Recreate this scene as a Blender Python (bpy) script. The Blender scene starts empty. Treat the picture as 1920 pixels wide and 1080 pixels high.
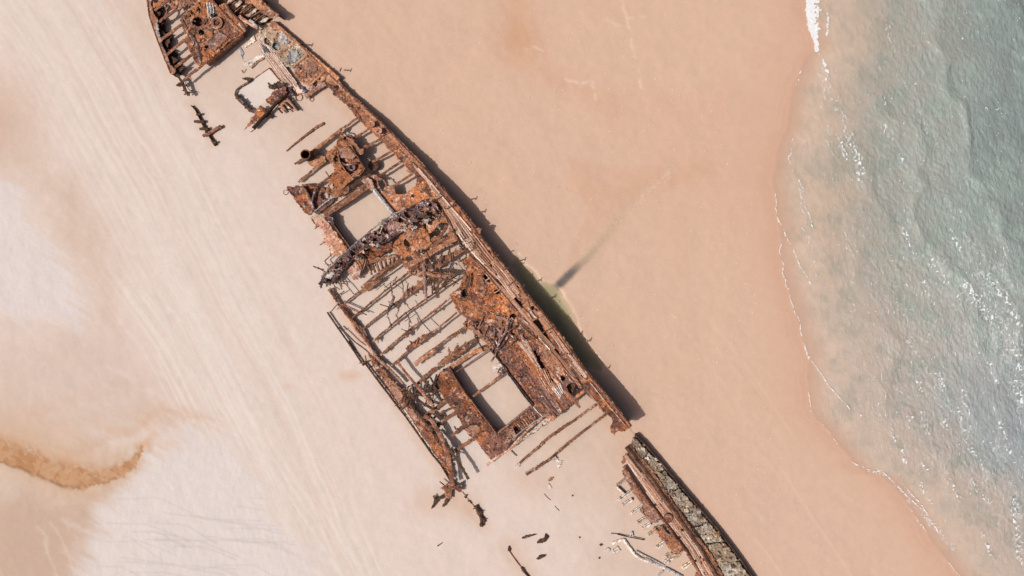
import bpy, math, random
import numpy as np
from math import radians, pi

# ------------------------------------------------------------------ camera, sky, sun, exposure
sc = bpy.context.scene
col = sc.collection
H = 64.0                                   # drone height above the sand, metres
cam_d = bpy.data.cameras.new('drone_camera')
cam = bpy.data.objects.new('drone_camera', cam_d)
col.objects.link(cam)
cam.location = (0, 0, H)
cam_d.sensor_width = 36.0
cam_d.lens = 36.0 * H / 96.0               # 96 m of beach across the picture
cam_d.clip_end = 9000
sc.camera = cam

SUN_EL, SUN_AZ = 52.0, 200.0               # sun stands to the left, a little below, in the picture
world = bpy.data.worlds.new('World')
sc.world = world
world.use_nodes = True
wn, wl = world.node_tree.nodes, world.node_tree.links
bg = wn['Background']
sky = wn.new('ShaderNodeTexSky')
sky.sky_type = 'NISHITA'
sky.sun_disc = False
sky.air_density = 0.5
sky.dust_density = 6.0
sky.ozone_density = 0.0
sky.sun_elevation = radians(SUN_EL)
sky.sun_rotation = radians(270 - (SUN_AZ - 180))
wl.new(sky.outputs[0], bg.inputs[0])
bg.inputs[1].default_value = 0.095
sun_d = bpy.data.lights.new('sun', 'SUN')
sun_d.energy = 4.5
sun_d.angle = radians(0.53)
sun_d.color = (1.0, 0.955, 0.89)
sun = bpy.data.objects.new('sun', sun_d)
col.objects.link(sun)
from mathutils import Vector
sdir = Vector((math.cos(radians(SUN_EL)) * math.cos(radians(SUN_AZ)),
               math.cos(radians(SUN_EL)) * math.sin(radians(SUN_AZ)), math.sin(radians(SUN_EL))))
sun.rotation_euler = sdir.to_track_quat('Z', 'Y').to_euler()
sun.location = (-30, 0, 40)
vs = sc.view_settings
vs.view_transform = 'Standard'
vs.look = 'None'
vs.exposure = -0.11
vs.gamma = 1.0
vs.use_curve_mapping = False
ILL = np.array([1.52, 1.47, 1.40])         # how bright a white sheet on the sand comes out: for turning seen colours into base colours

# ------------------------------------------------------------------ numeric helpers
RNG = np.random.default_rng(7)
TAB = RNG.random((256, 256))
random.seed(11)


def vn(x, y, seed=0):
    """value noise in 0..1"""
    x = np.asarray(x, float) + seed * 17.31
    y = np.asarray(y, float) + seed * 5.77
    ix = np.floor(x).astype(int); iy = np.floor(y).astype(int)
    fx = x - ix; fy = y - iy
    fx = fx * fx * (3 - 2 * fx); fy = fy * fy * (3 - 2 * fy)
    a = TAB[ix & 255, iy & 255]; b = TAB[(ix + 1) & 255, iy & 255]
    c = TAB[ix & 255, (iy + 1) & 255]; d = TAB[(ix + 1) & 255, (iy + 1) & 255]
    return (a * (1 - fx) + b * fx) * (1 - fy) + (c * (1 - fx) + d * fx) * fy


def fbm(x, y, seed=0, oct=4):
    s = 0; a = 0.5; t = 0
    for o in range(oct):
        s = s + a * vn(x * 2 ** o, y * 2 ** o, seed + o * 3)
        t += a; a *= 0.55
    return s / t


def sstep(a, b, x):
    t = np.clip((x - a) / (b - a), 0, 1)
    return t * t * (3 - 2 * t)


def lin(c):
    c = np.array(c, float) / 255.0
    return np.where(c <= 0.04045, c / 12.92, ((c + 0.055) / 1.055) ** 2.4)


def alb(c):
    return lin(c) / ILL


def inpoly(px, py, poly):
    """vectorised even-odd test"""
    r = np.zeros(px.shape, bool)
    n = len(poly)
    for i in range(n):
        x0, y0 = poly[i]; x1, y1 = poly[(i + 1) % n]
        if y0 == y1:
            continue
        c = ((y0 > py) != (y1 > py))
        r ^= c & (px < (x1 - x0) * (py - y0) / (y1 - y0) + x0)
    return r


def segdist(px, py, pts, withT=False):
    best = np.full(px.shape, 1e9); bt = np.zeros(px.shape); acc = 0.0
    for (x0, y0), (x1, y1) in zip(pts[:-1], pts[1:]):
        dx, dy = x1 - x0, y1 - y0; L2 = dx * dx + dy * dy; L = math.sqrt(L2)
        t = np.clip(((px - x0) * dx + (py - y0) * dy) / L2, 0, 1)
        d = np.hypot(px - x0 - t * dx, py - y0 - t * dy)
        m = d < best
        best = np.where(m, d, best); bt = np.where(m, acc + t * L, bt)
        acc += L
    return (best, bt / acc) if withT else best


def polydist(px, py, poly):
    """signed: negative inside"""
    d = segdist(px, py, list(poly) + [poly[0]])
    return np.where(inpoly(px, py, poly), -d, d)


def U(px, py, z):
    """plan position (in 1/20 m survey units from the top left of the plot) of a point at height z"""
    k = (H - z) / H / 20.0
    return (px - 960.0) * k, (540.0 - py) * k


# sheets of survey coordinates: (origin x, origin y, step)
ZO = {1: (260, 0, .19906), 2: (420, 100, .19906), 3: (520, 210, .19906), 4: (560, 340, .19906), 5: (580, 470, .19906),
      6: (800, 440, .19906), 7: (640, 640, .19906), 8: (880, 600, .19906), 9: (780, 740, .19906),
      10: (1080, 780, .27778), 11: (780, 880, .19792), 12: (300, 90, .19906), 13: (260, 0, .09906), 14: (400, 0, .09906),
      0: (0, 0, 1)}


def Q(n, *pts):
    ox, oy, s = ZO[n]
    return [(ox + x * s, oy + y * s) for x, y in pts]


# ------------------------------------------------------------------ the wreck's deck surface (it lists: high to starboard, sunk to port)
SB = [(490, 12, .48), (515, 40, .45), (565, 82, .42), (619, 138, .42), (665, 182, .65), (713, 225, .9), (760, 275, 1.08), (818, 337, 1.4),
      (860, 383, 1.6), (900, 440, 1.65), (949, 500, 1.68), (991, 553, 1.74), (1051, 625, 1.95), (1093, 686, 2.15),
      (1129, 729, 2.3), (1165, 773, 2.35), (1185, 799, 2.25)]
SBA = np.array(SB)
DU, DV = (0.63, 0.777), (0.777, -0.63)
SBu = SBA[:, 0] * DU[0] + SBA[:, 1] * DU[1]
SBw = SBA[:, 0] * DV[0] + SBA[:, 1] * DV[1]


def zdeck(px, py):
    u = px * DU[0] + py * DU[1]
    w = px * DV[0] + py * DV[1]
    v = np.interp(u, SBu, SBw) - w
    return np.interp(u, SBu, SBA[:, 2]) * (1 - 0.78 * np.clip(v / 330.0, -0.03, 1.12))


def zc(c):
    return lambda px, py: np.full(np.shape(px), float(c))


def zd(off=0.0):
    return lambda px, py: zdeck(px, py) + off


# ------------------------------------------------------------------ mesh helpers
def make_obj(name, verts, faces, mat, parent=None, smooth=False):
    me = bpy.data.meshes.new(name)
    verts = np.asarray(verts, np.float32)
    if isinstance(faces, np.ndarray):
        n = len(faces)
        me.vertices.add(len(verts)); me.vertices.foreach_set('co', verts.ravel())
        k = faces.shape[1]
        me.loops.add(n * k); me.loops.foreach_set('vertex_index', faces.astype(np.int32).ravel())
        me.polygons.add(n)
        me.polygons.foreach_set('loop_start', np.arange(0, n * k, k, dtype=np.int32))
        me.update(calc_edges=True)
    else:
        me.from_pydata([tuple(v) for v in verts], [], faces)
        me.update()
    if smooth:
        me.polygons.foreach_set('use_smooth', np.ones(len(me.polygons), bool))
    me.materials.append(mat)
    o = bpy.data.objects.new(name, me)
    col.objects.link(o)
    if parent is not None:
        o.parent = parent
    return o


def thing(name, label, cat, group=None):
    o = bpy.data.objects.new(name, None)
    o.empty_display_size = 0.5
    col.objects.link(o)
    o['label'] = label; o['category'] = cat
    if group:
        o['group'] = group
    return o


def tag(o, label, cat, group=None):
    o['label'] = label; o['category'] = cat
    if group:
        o['group'] = group
    return o


SEED = [0]


def plate(name, poly, mat, parent=None, holes=(), zf=None, th=0.06, jag=1.6, rough=0.02, lump=0.0, pin=0.0, res=1.15, edge_up=0.0):
    """a corroded plate: ragged outline and holes, buckled surface, real thickness"""
    SEED[0] += 1; s = SEED[0]
    if zf is None:
        zf = zd()
    P = np.array(poly)
    x0, y0 = P.min(0) - 3 - jag; x1, y1 = P.max(0) + 3 + jag
    nx = max(2, int((x1 - x0) / res)); ny = max(2, int((y1 - y0) / res))
    gx = x0 + np.arange(nx + 1) * res; gy = y0 + np.arange(ny + 1) * res
    X, Y = np.meshgrid(gx, gy, indexing='ij')
    r = np.random.default_rng(s)
    X = X + (r.random(X.shape) - .5) * res * .55; Y = Y + (r.random(X.shape) - .5) * res * .55
    cx = (X[:-1, :-1] + X[1:, 1:]) / 2; cy = (Y[:-1, :-1] + Y[1:, 1:]) / 2
    wx = cx + jag * (fbm(cx / 5, cy / 5, s, 3) - .5) * 3; wy = cy + jag * (fbm(cx / 5, cy / 5, s + 9, 3) - .5) * 3
    m = inpoly(wx, wy, poly)
    for h in holes:
        if len(h) == 3 and not isinstance(h[0], tuple):
            a = np.arctan2(cy - h[1], cx - h[0])
            rr = h[2] * (0.8 + 0.45 * vn(a * 1.3 + 9, a * 0 + h[0], s))
            m &= np.hypot(cx - h[0], cy - h[1]) > rr
        else:
            m &= ~inpoly(wx, wy, h)
    if pin > 0:
        m &= fbm(cx / 6.5, cy / 6.5, s + 20, 3) < 1.06 - pin * (.35 + 1.5 * vn(cx / 28, cy / 28, s + 23))
    if not m.any():
        return None
    Z = zf(X, Y) + rough * (fbm(X / 9, Y / 9, s + 31, 3) - .5) * 2 + rough * .6 * (r.random(X.shape) - .5)
    if lump:
        Z = Z + lump * np.clip(fbm(X / 3.5, Y / 3.5, s + 41, 3) - .52, 0, 1) * 5
    if edge_up:
        d = segdist(X, Y, list(poly) + [poly[0]])
        Z = Z + edge_up * np.exp(-d / 3.0)
    ids = np.full(X.shape, -1)
    used = np.zeros(X.shape, bool)
    used[:-1, :-1] |= m; used[1:, :-1] |= m; used[:-1, 1:] |= m; used[1:, 1:] |= m
    ids[used] = np.arange(used.sum())
    n = used.sum()
    wxv, wyv = U(X[used], Y[used], Z[used])
    top = np.stack([wxv, wyv, Z[used]], 1); bot = top.copy(); bot[:, 2] -= th
    a = ids[:-1, :-1][m]; b = ids[1:, :-1][m]; c = ids[1:, 1:][m]; d = ids[:-1, 1:][m]
    F = [np.stack([a, d, c, b], 1), np.stack([a, b, c, d], 1) + n]
    mp = np.pad(m, 1)
    A, B, C, D = ids[:-1, :-1], ids[1:, :-1], ids[1:, 1:], ids[:-1, 1:]
    for sh, p, q in (((0, -1), A, B), ((1, 0), B, C), ((0, 1), C, D), ((-1, 0), D, A)):
        nb = mp[1 + sh[0]:mp.shape[0] - 1 + sh[0], 1 + sh[1]:mp.shape[1] - 1 + sh[1]]
        e = m & ~nb
        F.append(np.stack([p[e], q[e], q[e] + n, p[e] + n], 1))
    return make_obj(name, np.concatenate([top, bot]), np.concatenate(F), mat, parent)


def resample(pts, step):
    P = np.array(pts, float)
    L = np.hypot(*np.diff(P[:, :2], axis=0).T)
    t = np.concatenate([[0], np.cumsum(L)])
    n = max(2, int(t[-1] / step) + 1)
    s = np.linspace(0, t[-1], n)
    return np.stack([np.interp(s, t, P[:, k]) for k in range(P.shape[1])], 1), s


def sweep(name, ctr, prof, mat, parent=None, smooth=False):
    """ctr (n,3) world points; prof (n,k,2) side / up offsets"""
    n, k = prof.shape[:2]
    T = np.gradient(ctr, axis=0); T[:, 2] = 0
    T /= np.maximum(np.linalg.norm(T, axis=1, keepdims=True), 1e-6)
    S = np.stack([-T[:, 1], T[:, 0], 0 * T[:, 0]], 1)
    V = ctr[:, None, :] + S[:, None, :] * prof[:, :, :1]
    V[:, :, 2] += prof[:, :, 1]
    idx = np.arange(n * k).reshape(n, k)
    a = idx[:-1]; b = idx[1:]
    F = np.stack([a, np.roll(a, -1, 1), np.roll(b, -1, 1), b], -1).reshape(-1, 4)
    faces = [tuple(f) for f in F] + [tuple(idx[0][::-1]), tuple(idx[-1])]
    return make_obj(name, V.reshape(-1, 3), faces, mat, parent, smooth)


def beam(name, pts, w, mat, parent=None, zf=None, off=0.0, depth=0.2, th=0.05, jag=0.28, spikes=0.5, taper=(1, 1), step=2.0, web=0.035, tilt=0.0):
    """a rusted T section: ragged flange on a web. pts in survey units, w = flange width in survey units"""
    SEED[0] += 1; s = SEED[0]
    zf = zf or zd()
    P, t = resample(pts, step)
    n = len(P)
    r = np.random.default_rng(s)
    z = zf(P[:, 0], P[:, 1]) + off
    if P.shape[1] > 2:
        z = P[:, 2] + off
    z = z + .02 * (vn(t / 9, t * 0, s) - .5) * 2
    x, y = U(P[:, 0] + (vn(t / 12, t * 0, s + 2) - .5) * w * .25, P[:, 1] + (vn(t / 12, t * 0, s + 3) - .5) * w * .25, z)
    ctr = np.stack([x, y, z], 1)
    tp = np.interp(t / max(t[-1], 1e-6), [0, 1], taper)
    hw = w / 40.0 * tp
    L = hw * (1 + jag * (fbm(t / 4, t * 0, s + 5, 3) - .5) * 3) + hw * spikes * (vn(t / 3, t * 0, s + 6) > .8) * r.random(n)
    R = hw * (1 + jag * (fbm(t / 4, t * 0, s + 7, 3) - .5) * 3) + hw * spikes * (vn(t / 3, t * 0, s + 8) > .8) * r.random(n)
    L = np.maximum(L, .012); R = np.maximum(R, .012)
    dz = (r.random((n, 2)) - .5) * .03
    b = np.minimum(web, hw * .6)
    d = depth * (1 + .5 * (vn(t / 5, t * 0, s + 12) - .5))
    pr = np.zeros((n, 9, 2))
    pr[:, 0] = np.stack([L, dz[:, 0] + tilt * L], 1); pr[:, 1] = np.stack([L, dz[:, 0] - th + tilt * L], 1)
    pr[:, 2] = np.stack([b, -th + 0 * b], 1); pr[:, 3] = np.stack([b, -d], 1)
    pr[:, 4] = np.stack([-b, -d], 1); pr[:, 5] = np.stack([-b, -th + 0 * b], 1)
    pr[:, 6] = np.stack([-R, dz[:, 1] - th - tilt * R], 1); pr[:, 7] = np.stack([-R, dz[:, 1] - tilt * R], 1)
    pr[:, 8] = np.stack([(r.random(n) - .5) * hw, .012 + r.random(n) * .02], 1)
    return sweep(name, ctr, pr, mat, parent)


def bar(name, pts, w, mat, parent=None, zf=None, off=0.0, h=0.08, wob=.25, taper=(1, 1), step=1.6, knots=0.0):
    """a solid squared bar, plank, or stringer"""
    SEED[0] += 1; s = SEED[0]
    zf = zf or zd()
    P, t = resample(pts, step)
    n = len(P); r = np.random.default_rng(s)
    z = (P[:, 2] if P.shape[1] > 2 else zf(P[:, 0], P[:, 1])) + off
    x, y = U(P[:, 0], P[:, 1], z)
    ctr = np.stack([x, y, z], 1)
    tp = np.interp(t / max(t[-1], 1e-6), [0, 1], taper)
    hw = np.maximum(w / 40.0 * tp, .008)
    A = hw * (1 + wob * (fbm(t / 3.5, t * 0, s, 3) - .5) * 2.5); B = hw * (1 + wob * (fbm(t / 3.5, t * 0, s + 4, 3) - .5) * 2.5)
    if knots:
        kk = np.clip(fbm(t / 2.5, t * 0, s + 8, 2) - .55, 0, 1) * 5 * knots * hw
        A = A + kk; B = B + kk
    zt = (r.random((n, 3)) - .5) * min(h * .35, .03)
    pr = np.zeros((n, 5, 2))
    pr[:, 0] = np.stack([A, -h * .15 + zt[:, 0]], 1); pr[:, 1] = np.stack([A * .95, -h + 0 * A], 1)
    pr[:, 2] = np.stack([-B * .95, -h + 0 * A], 1); pr[:, 3] = np.stack([-B, -h * .15 + zt[:, 1]], 1)
    pr[:, 4] = np.stack([(A - B) * .5, h * .08 + zt[:, 2]], 1)
    return sweep(name, ctr, pr, mat, parent)


def rod(name, pts, r0, mat, parent=None, off=0.0, zf=None, sides=6, wob=.15, step=2.0, r1=None):
    """a pipe or bent rod through (x, y[, z]); radius in metres"""
    SEED[0] += 1; s = SEED[0]
    zf = zf or zd()
    P, t = resample(pts, step)
    n = len(P)
    z = (P[:, 2] if P.shape[1] > 2 else zf(P[:, 0], P[:, 1])) + off
    x, y = U(P[:, 0], P[:, 1], z)
    ctr = np.stack([x, y, z], 1)
    T = np.gradient(ctr, axis=0); T /= np.maximum(np.linalg.norm(T, axis=1, keepdims=True), 1e-6)
    up = np.array([0, 0, 1.0])
    S = np.cross(T, up); ln = np.linalg.norm(S, axis=1, keepdims=True)
    S = np.where(ln > .05, S / np.maximum(ln, 1e-6), np.array([1.0, 0, 0]))
    W = np.cross(S, T)
    rr = np.interp(t / max(t[-1], 1e-6), [0, 1], [r0, r0 if r1 is None else r1]) * (1 + wob * (vn(t / 2.2, t * 0, s) - .5) * 2)
    a = np.arange(sides) / sides * 2 * pi
    V = ctr[:, None, :] + rr[:, None, None] * (np.cos(a)[None, :, None] * S[:, None, :] + np.sin(a)[None, :, None] * W[:, None, :])
    idx = np.arange(n * sides).reshape(n, sides)
    A = idx[:-1]; B = idx[1:]
    F = np.stack([A, np.roll(A, -1, 1), np.roll(B, -1, 1), B], -1).reshape(-1, 4)
    return make_obj(name, V.reshape(-1, 3), [tuple(f) for f in F] + [tuple(idx[0][::-1]), tuple(idx[-1])], mat, parent, True)


def wall(name, pts, mat, parent=None, zt=None, zb=-0.4, th=0.05, jag=.08, dent=.05, rows=7, step=1.6, lean=0.0, closed=False):
    """an upright plate whose top edge runs through pts; dented, ragged at the top"""
    SEED[0] += 1; s = SEED[0]
    zt = zt or zd()
    P, t = resample(pts, step)
    n = len(P)
    ztop = zt(P[:, 0], P[:, 1])
    x, y = U(P[:, 0], P[:, 1], ztop)
    ctr = np.stack([x, y, ztop], 1)
    T = np.gradient(ctr[:, :2], axis=0); T /= np.maximum(np.linalg.norm(T, axis=1, keepdims=True), 1e-6)
    N = np.stack([-T[:, 1], T[:, 0]], 1)
    ztop = ztop - jag * np.clip(fbm(t / 4, t * 0, s, 3) - .35, 0, 1) * 2
    zbv = zb(P[:, 0], P[:, 1]) if callable(zb) else np.full(n, zb)
    V = []
    for side in (0, 1):
        for k in range(rows):
            f = k / (rows - 1)
            z = ztop * (1 - f) + zbv * f
            o = dent * (fbm(t / 14, f * 3 + 0 * t, s + 3, 3) - .5) * 2 * min(1, f * 4) + lean * f + (th if side else 0)
            V.append(np.stack([x + N[:, 0] * o, y + N[:, 1] * o, z], 1))
    V = np.array(V)                                   # (2*rows, n, 3)
    idx = np.arange(2 * rows * n).reshape(2 * rows, n)
    order = list(range(rows)) + list(range(2 * rows - 1, rows - 1, -1))
    F = []
    for i in range(len(order)):
        a = idx[order[i]]; b = idx[order[(i + 1) % len(order)]]
        F.append(np.stack([a[:-1], a[1:], b[1:], b[:-1]], 1))
    F = np.concatenate(F)
    faces = [tuple(f) for f in F]
    faces.append(tuple(idx[order, 0])); faces.append(tuple(idx[order, n - 1][::-1]))
    return make_obj(name, V.reshape(-1, 3), faces, mat, parent)


def drum(name, px, py, z0, z1, r, mat, parent=None, inner=None, sides=20, bottom=None, wob=.04):
    """a standing pipe, bollard or lid; inner radius makes it an open tube"""
    SEED[0] += 1; s = SEED[0]
    a = np.arange(sides) / sides * 2 * pi
    rings = [(r, z0), (r, z1 - .03), (r * .96, z1)]
    if inner:
        rings += [(inner, z1), (inner, bottom if bottom is not None else z0 + .1), (0.001, bottom if bottom is not None else z0 + .1)]
    else:
        rings += [(r * .6, z1 + .01), (0.001, z1 + .015)]
    x, y = U(px, py, z1)
    V = []
    for rr, z in rings:
        k = rr * (1 + wob * (vn(a * 2, a * 0 + z, s) - .5) * 2)
        V.append(np.stack([x + k * np.cos(a), y + k * np.sin(a), np.full(sides, z)], 1))
    n = len(rings)
    idx = np.arange(n * sides).reshape(n, sides)
    A = idx[:-1]; B = idx[1:]
    F = np.stack([A, np.roll(A, -1, 1), np.roll(B, -1, 1), B], -1).reshape(-1, 4)
    return make_obj(name, np.array(V).reshape(-1, 3), [tuple(f) for f in F], mat, parent)


def ring(name, px, py, z, R, r, mat, parent=None):
    a = np.linspace(0, 2 * pi, 26)
    pts = [(px + 20 * R * math.cos(t), py + 20 * R * math.sin(t), z) for t in a]
    return rod(name, pts, r, mat, parent, step=.8, wob=.25)


def chunk_verts(cx, cy, cz, sx, sy, sz, r, ang):
    pts = np.array([(-1, -1, 0), (1, -1, 0), (1, 1, 0), (-1, 1, 0), (-.6, -.7, 1), (.7, -.6, 1), (.6, .7, 1), (-.7, .6, 1)], float)
    pts += (r.random(pts.shape) - .5) * .7
    pts *= (sx, sy, sz)
    c, s_ = math.cos(ang), math.sin(ang)
    q = pts.copy(); q[:, 0] = pts[:, 0] * c - pts[:, 1] * s_; q[:, 1] = pts[:, 0] * s_ + pts[:, 1] * c
    return q + (cx, cy, cz)


CF = np.array([(0, 3, 2, 1), (4, 5, 6, 7), (0, 1, 5, 4), (1, 2, 6, 5), (2, 3, 7, 6), (3, 0, 4, 7)])


def scatter(name, poly, n, mat, parent, zf=None, size=(.04, .14), hz=(.03, .12), seed=1):
    """loose rust scale and shards lying on a deck: past counting, one part"""
    r = np.random.default_rng(seed + 100)
    P = np.array(poly); lo, hi = P.min(0), P.max(0)
    zf = zf or zd(.03)
    V, F = [], []
    k = 0
    while k < n:
        x = lo[0] + r.random() * (hi[0] - lo[0]); y = lo[1] + r.random() * (hi[1] - lo[1])
        k += 1
        if not inpoly(np.array([x]), np.array([y]), poly)[0]:
            continue
        z = float(zf(np.array([x]), np.array([y]))[0]) - .02
        wx, wy = U(x, y, z)
        s1 = size[0] + (size[1] - size[0]) * r.random() ** 2; s2 = s1 * (.3 + .7 * r.random())
        F.append(CF + 8 * len(V))
        V.append(chunk_verts(wx, wy, z, s1, s2, hz[0] + (hz[1] - hz[0]) * r.random() ** 2, r, r.random() * 6.28))
    if not V:
        return
    o = make_obj(name, np.concatenate(V), np.concatenate(F), mat, parent)
    o['kind'] = 'stuff'
    return o


# ------------------------------------------------------------------ materials
def new_mat(name):
    m = bpy.data.materials.new(name)
    m.use_nodes = True
    n = m.node_tree.nodes; l = m.node_tree.links
    return m, n, l, n['Principled BSDF']


def ramp(n, stops):
    r = n.new('ShaderNodeValToRGB')
    e = r.color_ramp.elements
    while len(e) < len(stops):
        e.new(0.5)
    for el, (p, c) in zip(e, stops):
        el.position = p
        el.color = (*c, 1) if len(c) == 3 else c
    return r


def rust(name, cols, dark=(.03, .016, .014), pale=None, scale=1.0, spots=.5, streak=False, bump=.6, speck=.62, rough=.85, second=None):
    """cols: three linear tones from deep to bright; second: another corrosion colour in broad patches"""
    m, n, l, b = new_mat(name)
    geo = n.new('ShaderNodeNewGeometry'); oi = n.new('ShaderNodeObjectInfo')
    add = n.new('ShaderNodeVectorMath'); add.operation = 'MULTIPLY_ADD'
    comb = n.new('ShaderNodeCombineXYZ'); l.new(oi.outputs['Random'], comb.inputs[0]); l.new(oi.outputs['Random'], comb.inputs[1])
    add.inputs[1].default_value = (37, 53, 0)
    l.new(comb.outputs[0], add.inputs[0]); l.new(geo.outputs['Position'], add.inputs[2])
    mp = n.new('ShaderNodeMapping')
    if streak:
        mp.vector_type = 'TEXTURE'
        mp.inputs['Rotation'].default_value = (0, 0, math.atan2(-DU[1], DU[0]))
        mp.inputs['Scale'].default_value = (7, .5, 1)
    l.new(add.outputs[0], mp.inputs[0])

    def noise(sc_, det=6, ro=.62, src=mp):
        t = n.new('ShaderNodeTexNoise'); t.inputs['Scale'].default_value = sc_ * scale
        t.inputs['Detail'].default_value = det; t.inputs['Roughness'].default_value = ro
        l.new(src.outputs[0], t.inputs['Vector'])
        return t

    def over(base, fac, colr, strength=1.0):
        mx_ = n.new('ShaderNodeMixRGB'); mx_.inputs[2].default_value = (*colr, 1)
        ms_ = n.new('ShaderNodeMath'); ms_.operation = 'MULTIPLY'; ms_.inputs[1].default_value = strength
        l.new(fac, ms_.inputs[0]); l.new(ms_.outputs[0], mx_.inputs[0]); l.new(base, mx_.inputs[1])
        return mx_.outputs[0]
    n1 = noise(1.1, 8, .72); n2 = noise(2.2, 7, .66); n3 = noise(5.5, 6, .75, add); n4 = noise(22, 3, .6, add); n5 = noise(1.6, 7, .7); n6 = noise(.5, 7, .66)
    r1 = ramp(n, [(.36, cols[0]), (.5, cols[1]), (.63, cols[2])])
    l.new(n1.outputs[0], r1.inputs[0])
    out = r1.outputs[0]
    if second:
        rr = ramp(n, [(.46, (0, 0, 0)), (.53, (1, 1, 1))]); l.new(n6.outputs[0], rr.inputs[0])
        out = over(out, rr.outputs[0], second, .85)
    rs = ramp(n, [(.62 - .14 * spots, (0, 0, 0)), (.69 - .14 * spots, (1, 1, 1))]); l.new(n2.outputs[0], rs.inputs[0])
    out = over(out, rs.outputs[0], dark, .85)
    if pale:
        mpn = n.new('ShaderNodeVectorMath'); mpn.operation = 'ADD'; mpn.inputs[1].default_value = (91, 17, 0); l.new(mp.outputs[0], mpn.inputs[0])
        n7 = noise(1.9, 7, .72, mpn)
        rp = ramp(n, [(.55, (0, 0, 0)), (.64, (1, 1, 1))]); l.new(n7.outputs[0], rp.inputs[0])
        out = over(out, rp.outputs[0], pale, .9)
    sp = n.new('ShaderNodeMixRGB'); sp.blend_type = 'OVERLAY'; sp.inputs[0].default_value = speck
    rg = ramp(n, [(.34, (.06, .06, .06)), (.66, (.94, .94, .94))]); l.new(n3.outputs[0], rg.inputs[0])
    l.new(out, sp.inputs[1]); l.new(rg.outputs[0], sp.inputs[2])
    hs = n.new('ShaderNodeHueSaturation')                        # every piece corrodes a little differently
    mr = n.new('ShaderNodeMapRange'); mr.inputs[3].default_value = .78; mr.inputs[4].default_value = 1.2
    l.new(oi.outputs['Random'], mr.inputs[0]); l.new(mr.outputs[0], hs.inputs['Value']); l.new(sp.outputs[0], hs.inputs['Color'])
    l.new(hs.outputs[0], b.inputs['Base Color'])
    b.inputs['Roughness'].default_value = rough
    b.inputs['Specular IOR Level'].default_value = .2
    ad = n.new('ShaderNodeMath'); ad.operation = 'ADD'; l.new(n3.outputs[0], ad.inputs[0]); l.new(n4.outputs[0], ad.inputs[1])
    bp = n.new('ShaderNodeBump'); bp.inputs['Strength'].default_value = bump; bp.inputs['Distance'].default_value = .05
    l.new(ad.outputs[0], bp.inputs['Height']); l.new(bp.outputs[0], b.inputs['Normal'])
    return m


M = {}
M['brown'] = rust('rust_brown', [(0.168, 0.065, 0.036), (0.362, 0.152, 0.078), (0.569, 0.282, 0.159)], spots=.35, second=(.22, .10, .06), pale=(.46, .31, .23))
M['orange'] = rust('rust_orange', [(.085, .032, .021), (.33, .11, .042), (.56, .23, .086)], dark=(.03, .015, .015), spots=.78, pale=(.50, .33, .255), second=(.125, .062, .052))
M['deck'] = rust('rust_deck', [(.085, .042, .031), (.245, .115, .07), (.43, .235, .155)], dark=(.036, .02, .019), spots=.72, pale=(.54, .375, .295), second=(.38, .135, .052))
M['dark'] = rust('rust_dark', [(.03, .02, .021), (.10, .062, .064), (.28, .18, .165)], spots=.75, pale=(.52, .43, .42), second=(.17, .085, .065))
M['beam'] = rust('rust_beam', [(0.081, 0.03, 0.016), (0.177, 0.074, 0.039), (0.295, 0.142, 0.081)], spots=.4, pale=(.42, .30, .23))
M['rail'] = rust('rust_rail', [(0.086, 0.034, 0.021), (0.205, 0.085, 0.049), (0.387, 0.183, 0.114)], spots=.5, pale=(.42, .28, .22))
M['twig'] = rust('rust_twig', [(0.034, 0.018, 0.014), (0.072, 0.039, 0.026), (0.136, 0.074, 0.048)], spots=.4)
M['pink'] = rust('rust_pink', [(0.225, 0.108, 0.076), (0.415, 0.221, 0.157), (0.606, 0.383, 0.297)], spots=.4, pale=(.58, .47, .41), second=(.30, .14, .08))
M['timber'] = rust('weathered_timber', [(0.292, 0.149, 0.1), (0.473, 0.315, 0.24), (0.636, 0.498, 0.424)], dark=(.20, .085, .05), spots=.38, streak=True, scale=1.4, bump=.4, speck=.4)
M['timber_red'] = rust('rust_stained_timber', [(0.198, 0.082, 0.045), (0.36, 0.181, 0.115), (0.54, 0.361, 0.279)], dark=(.10, .04, .025), spots=.45, streak=True, scale=1.4, bump=.4, speck=.4)
M['streak'] = rust('rust_streaked_deck', [(.08, .035, .026), (.33, .118, .052), (.54, .26, .14)], dark=(.03, .016, .018), spots=.75, streak=True, scale=1.1, speck=.7, pale=(.58, .42, .34), second=(.145, .08, .072))
M['bleach'] = rust('bleached_walkway', [(0.368, 0.229, 0.17), (0.552, 0.414, 0.348), (0.699, 0.598, 0.535)], dark=(.26, .13, .09), spots=.35, streak=True, scale=1.2, bump=.4, speck=.4)
M['pale'] = rust('pale_plate', [(0.374, 0.275, 0.198), (0.572, 0.484, 0.396), (0.726, 0.66, 0.583)], dark=(.12, .07, .05), spots=.4, pale=(.40, .21, .12), second=(.36, .24, .165))
M['grey'] = rust('grey_plate', [(0.187, 0.165, 0.16), (0.33, 0.308, 0.303), (0.506, 0.484, 0.473)], dark=(.06, .045, .04), spots=.4, pale=(.42, .32, .25))
M['blue'] = rust('blue_grey_plate', [(.08, .075, .085), (.15, .15, .165), (.28, .29, .30)], dark=(.03, .025, .03), spots=.45, pale=(.4, .38, .36))
M['drift'] = rust('bleached_timber', [(0.345, 0.276, 0.241), (0.54, 0.471, 0.425), (0.69, 0.632, 0.598)], dark=(.10, .07, .055), spots=.4, bump=.4, pale=(.40, .27, .20))
M['barnacle'] = rust('crusted_plate', [(.15, .12, .093), (.33, .285, .235), (.52, .465, .40)], dark=(.05, .034, .025), spots=.6, pale=(.38, .31, .19), second=(.22, .15, .105))
M['hull'] = rust('rust_hull', [(0.043, 0.022, 0.016), (0.093, 0.046, 0.031), (0.17, 0.092, 0.062)], spots=.4)
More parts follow.
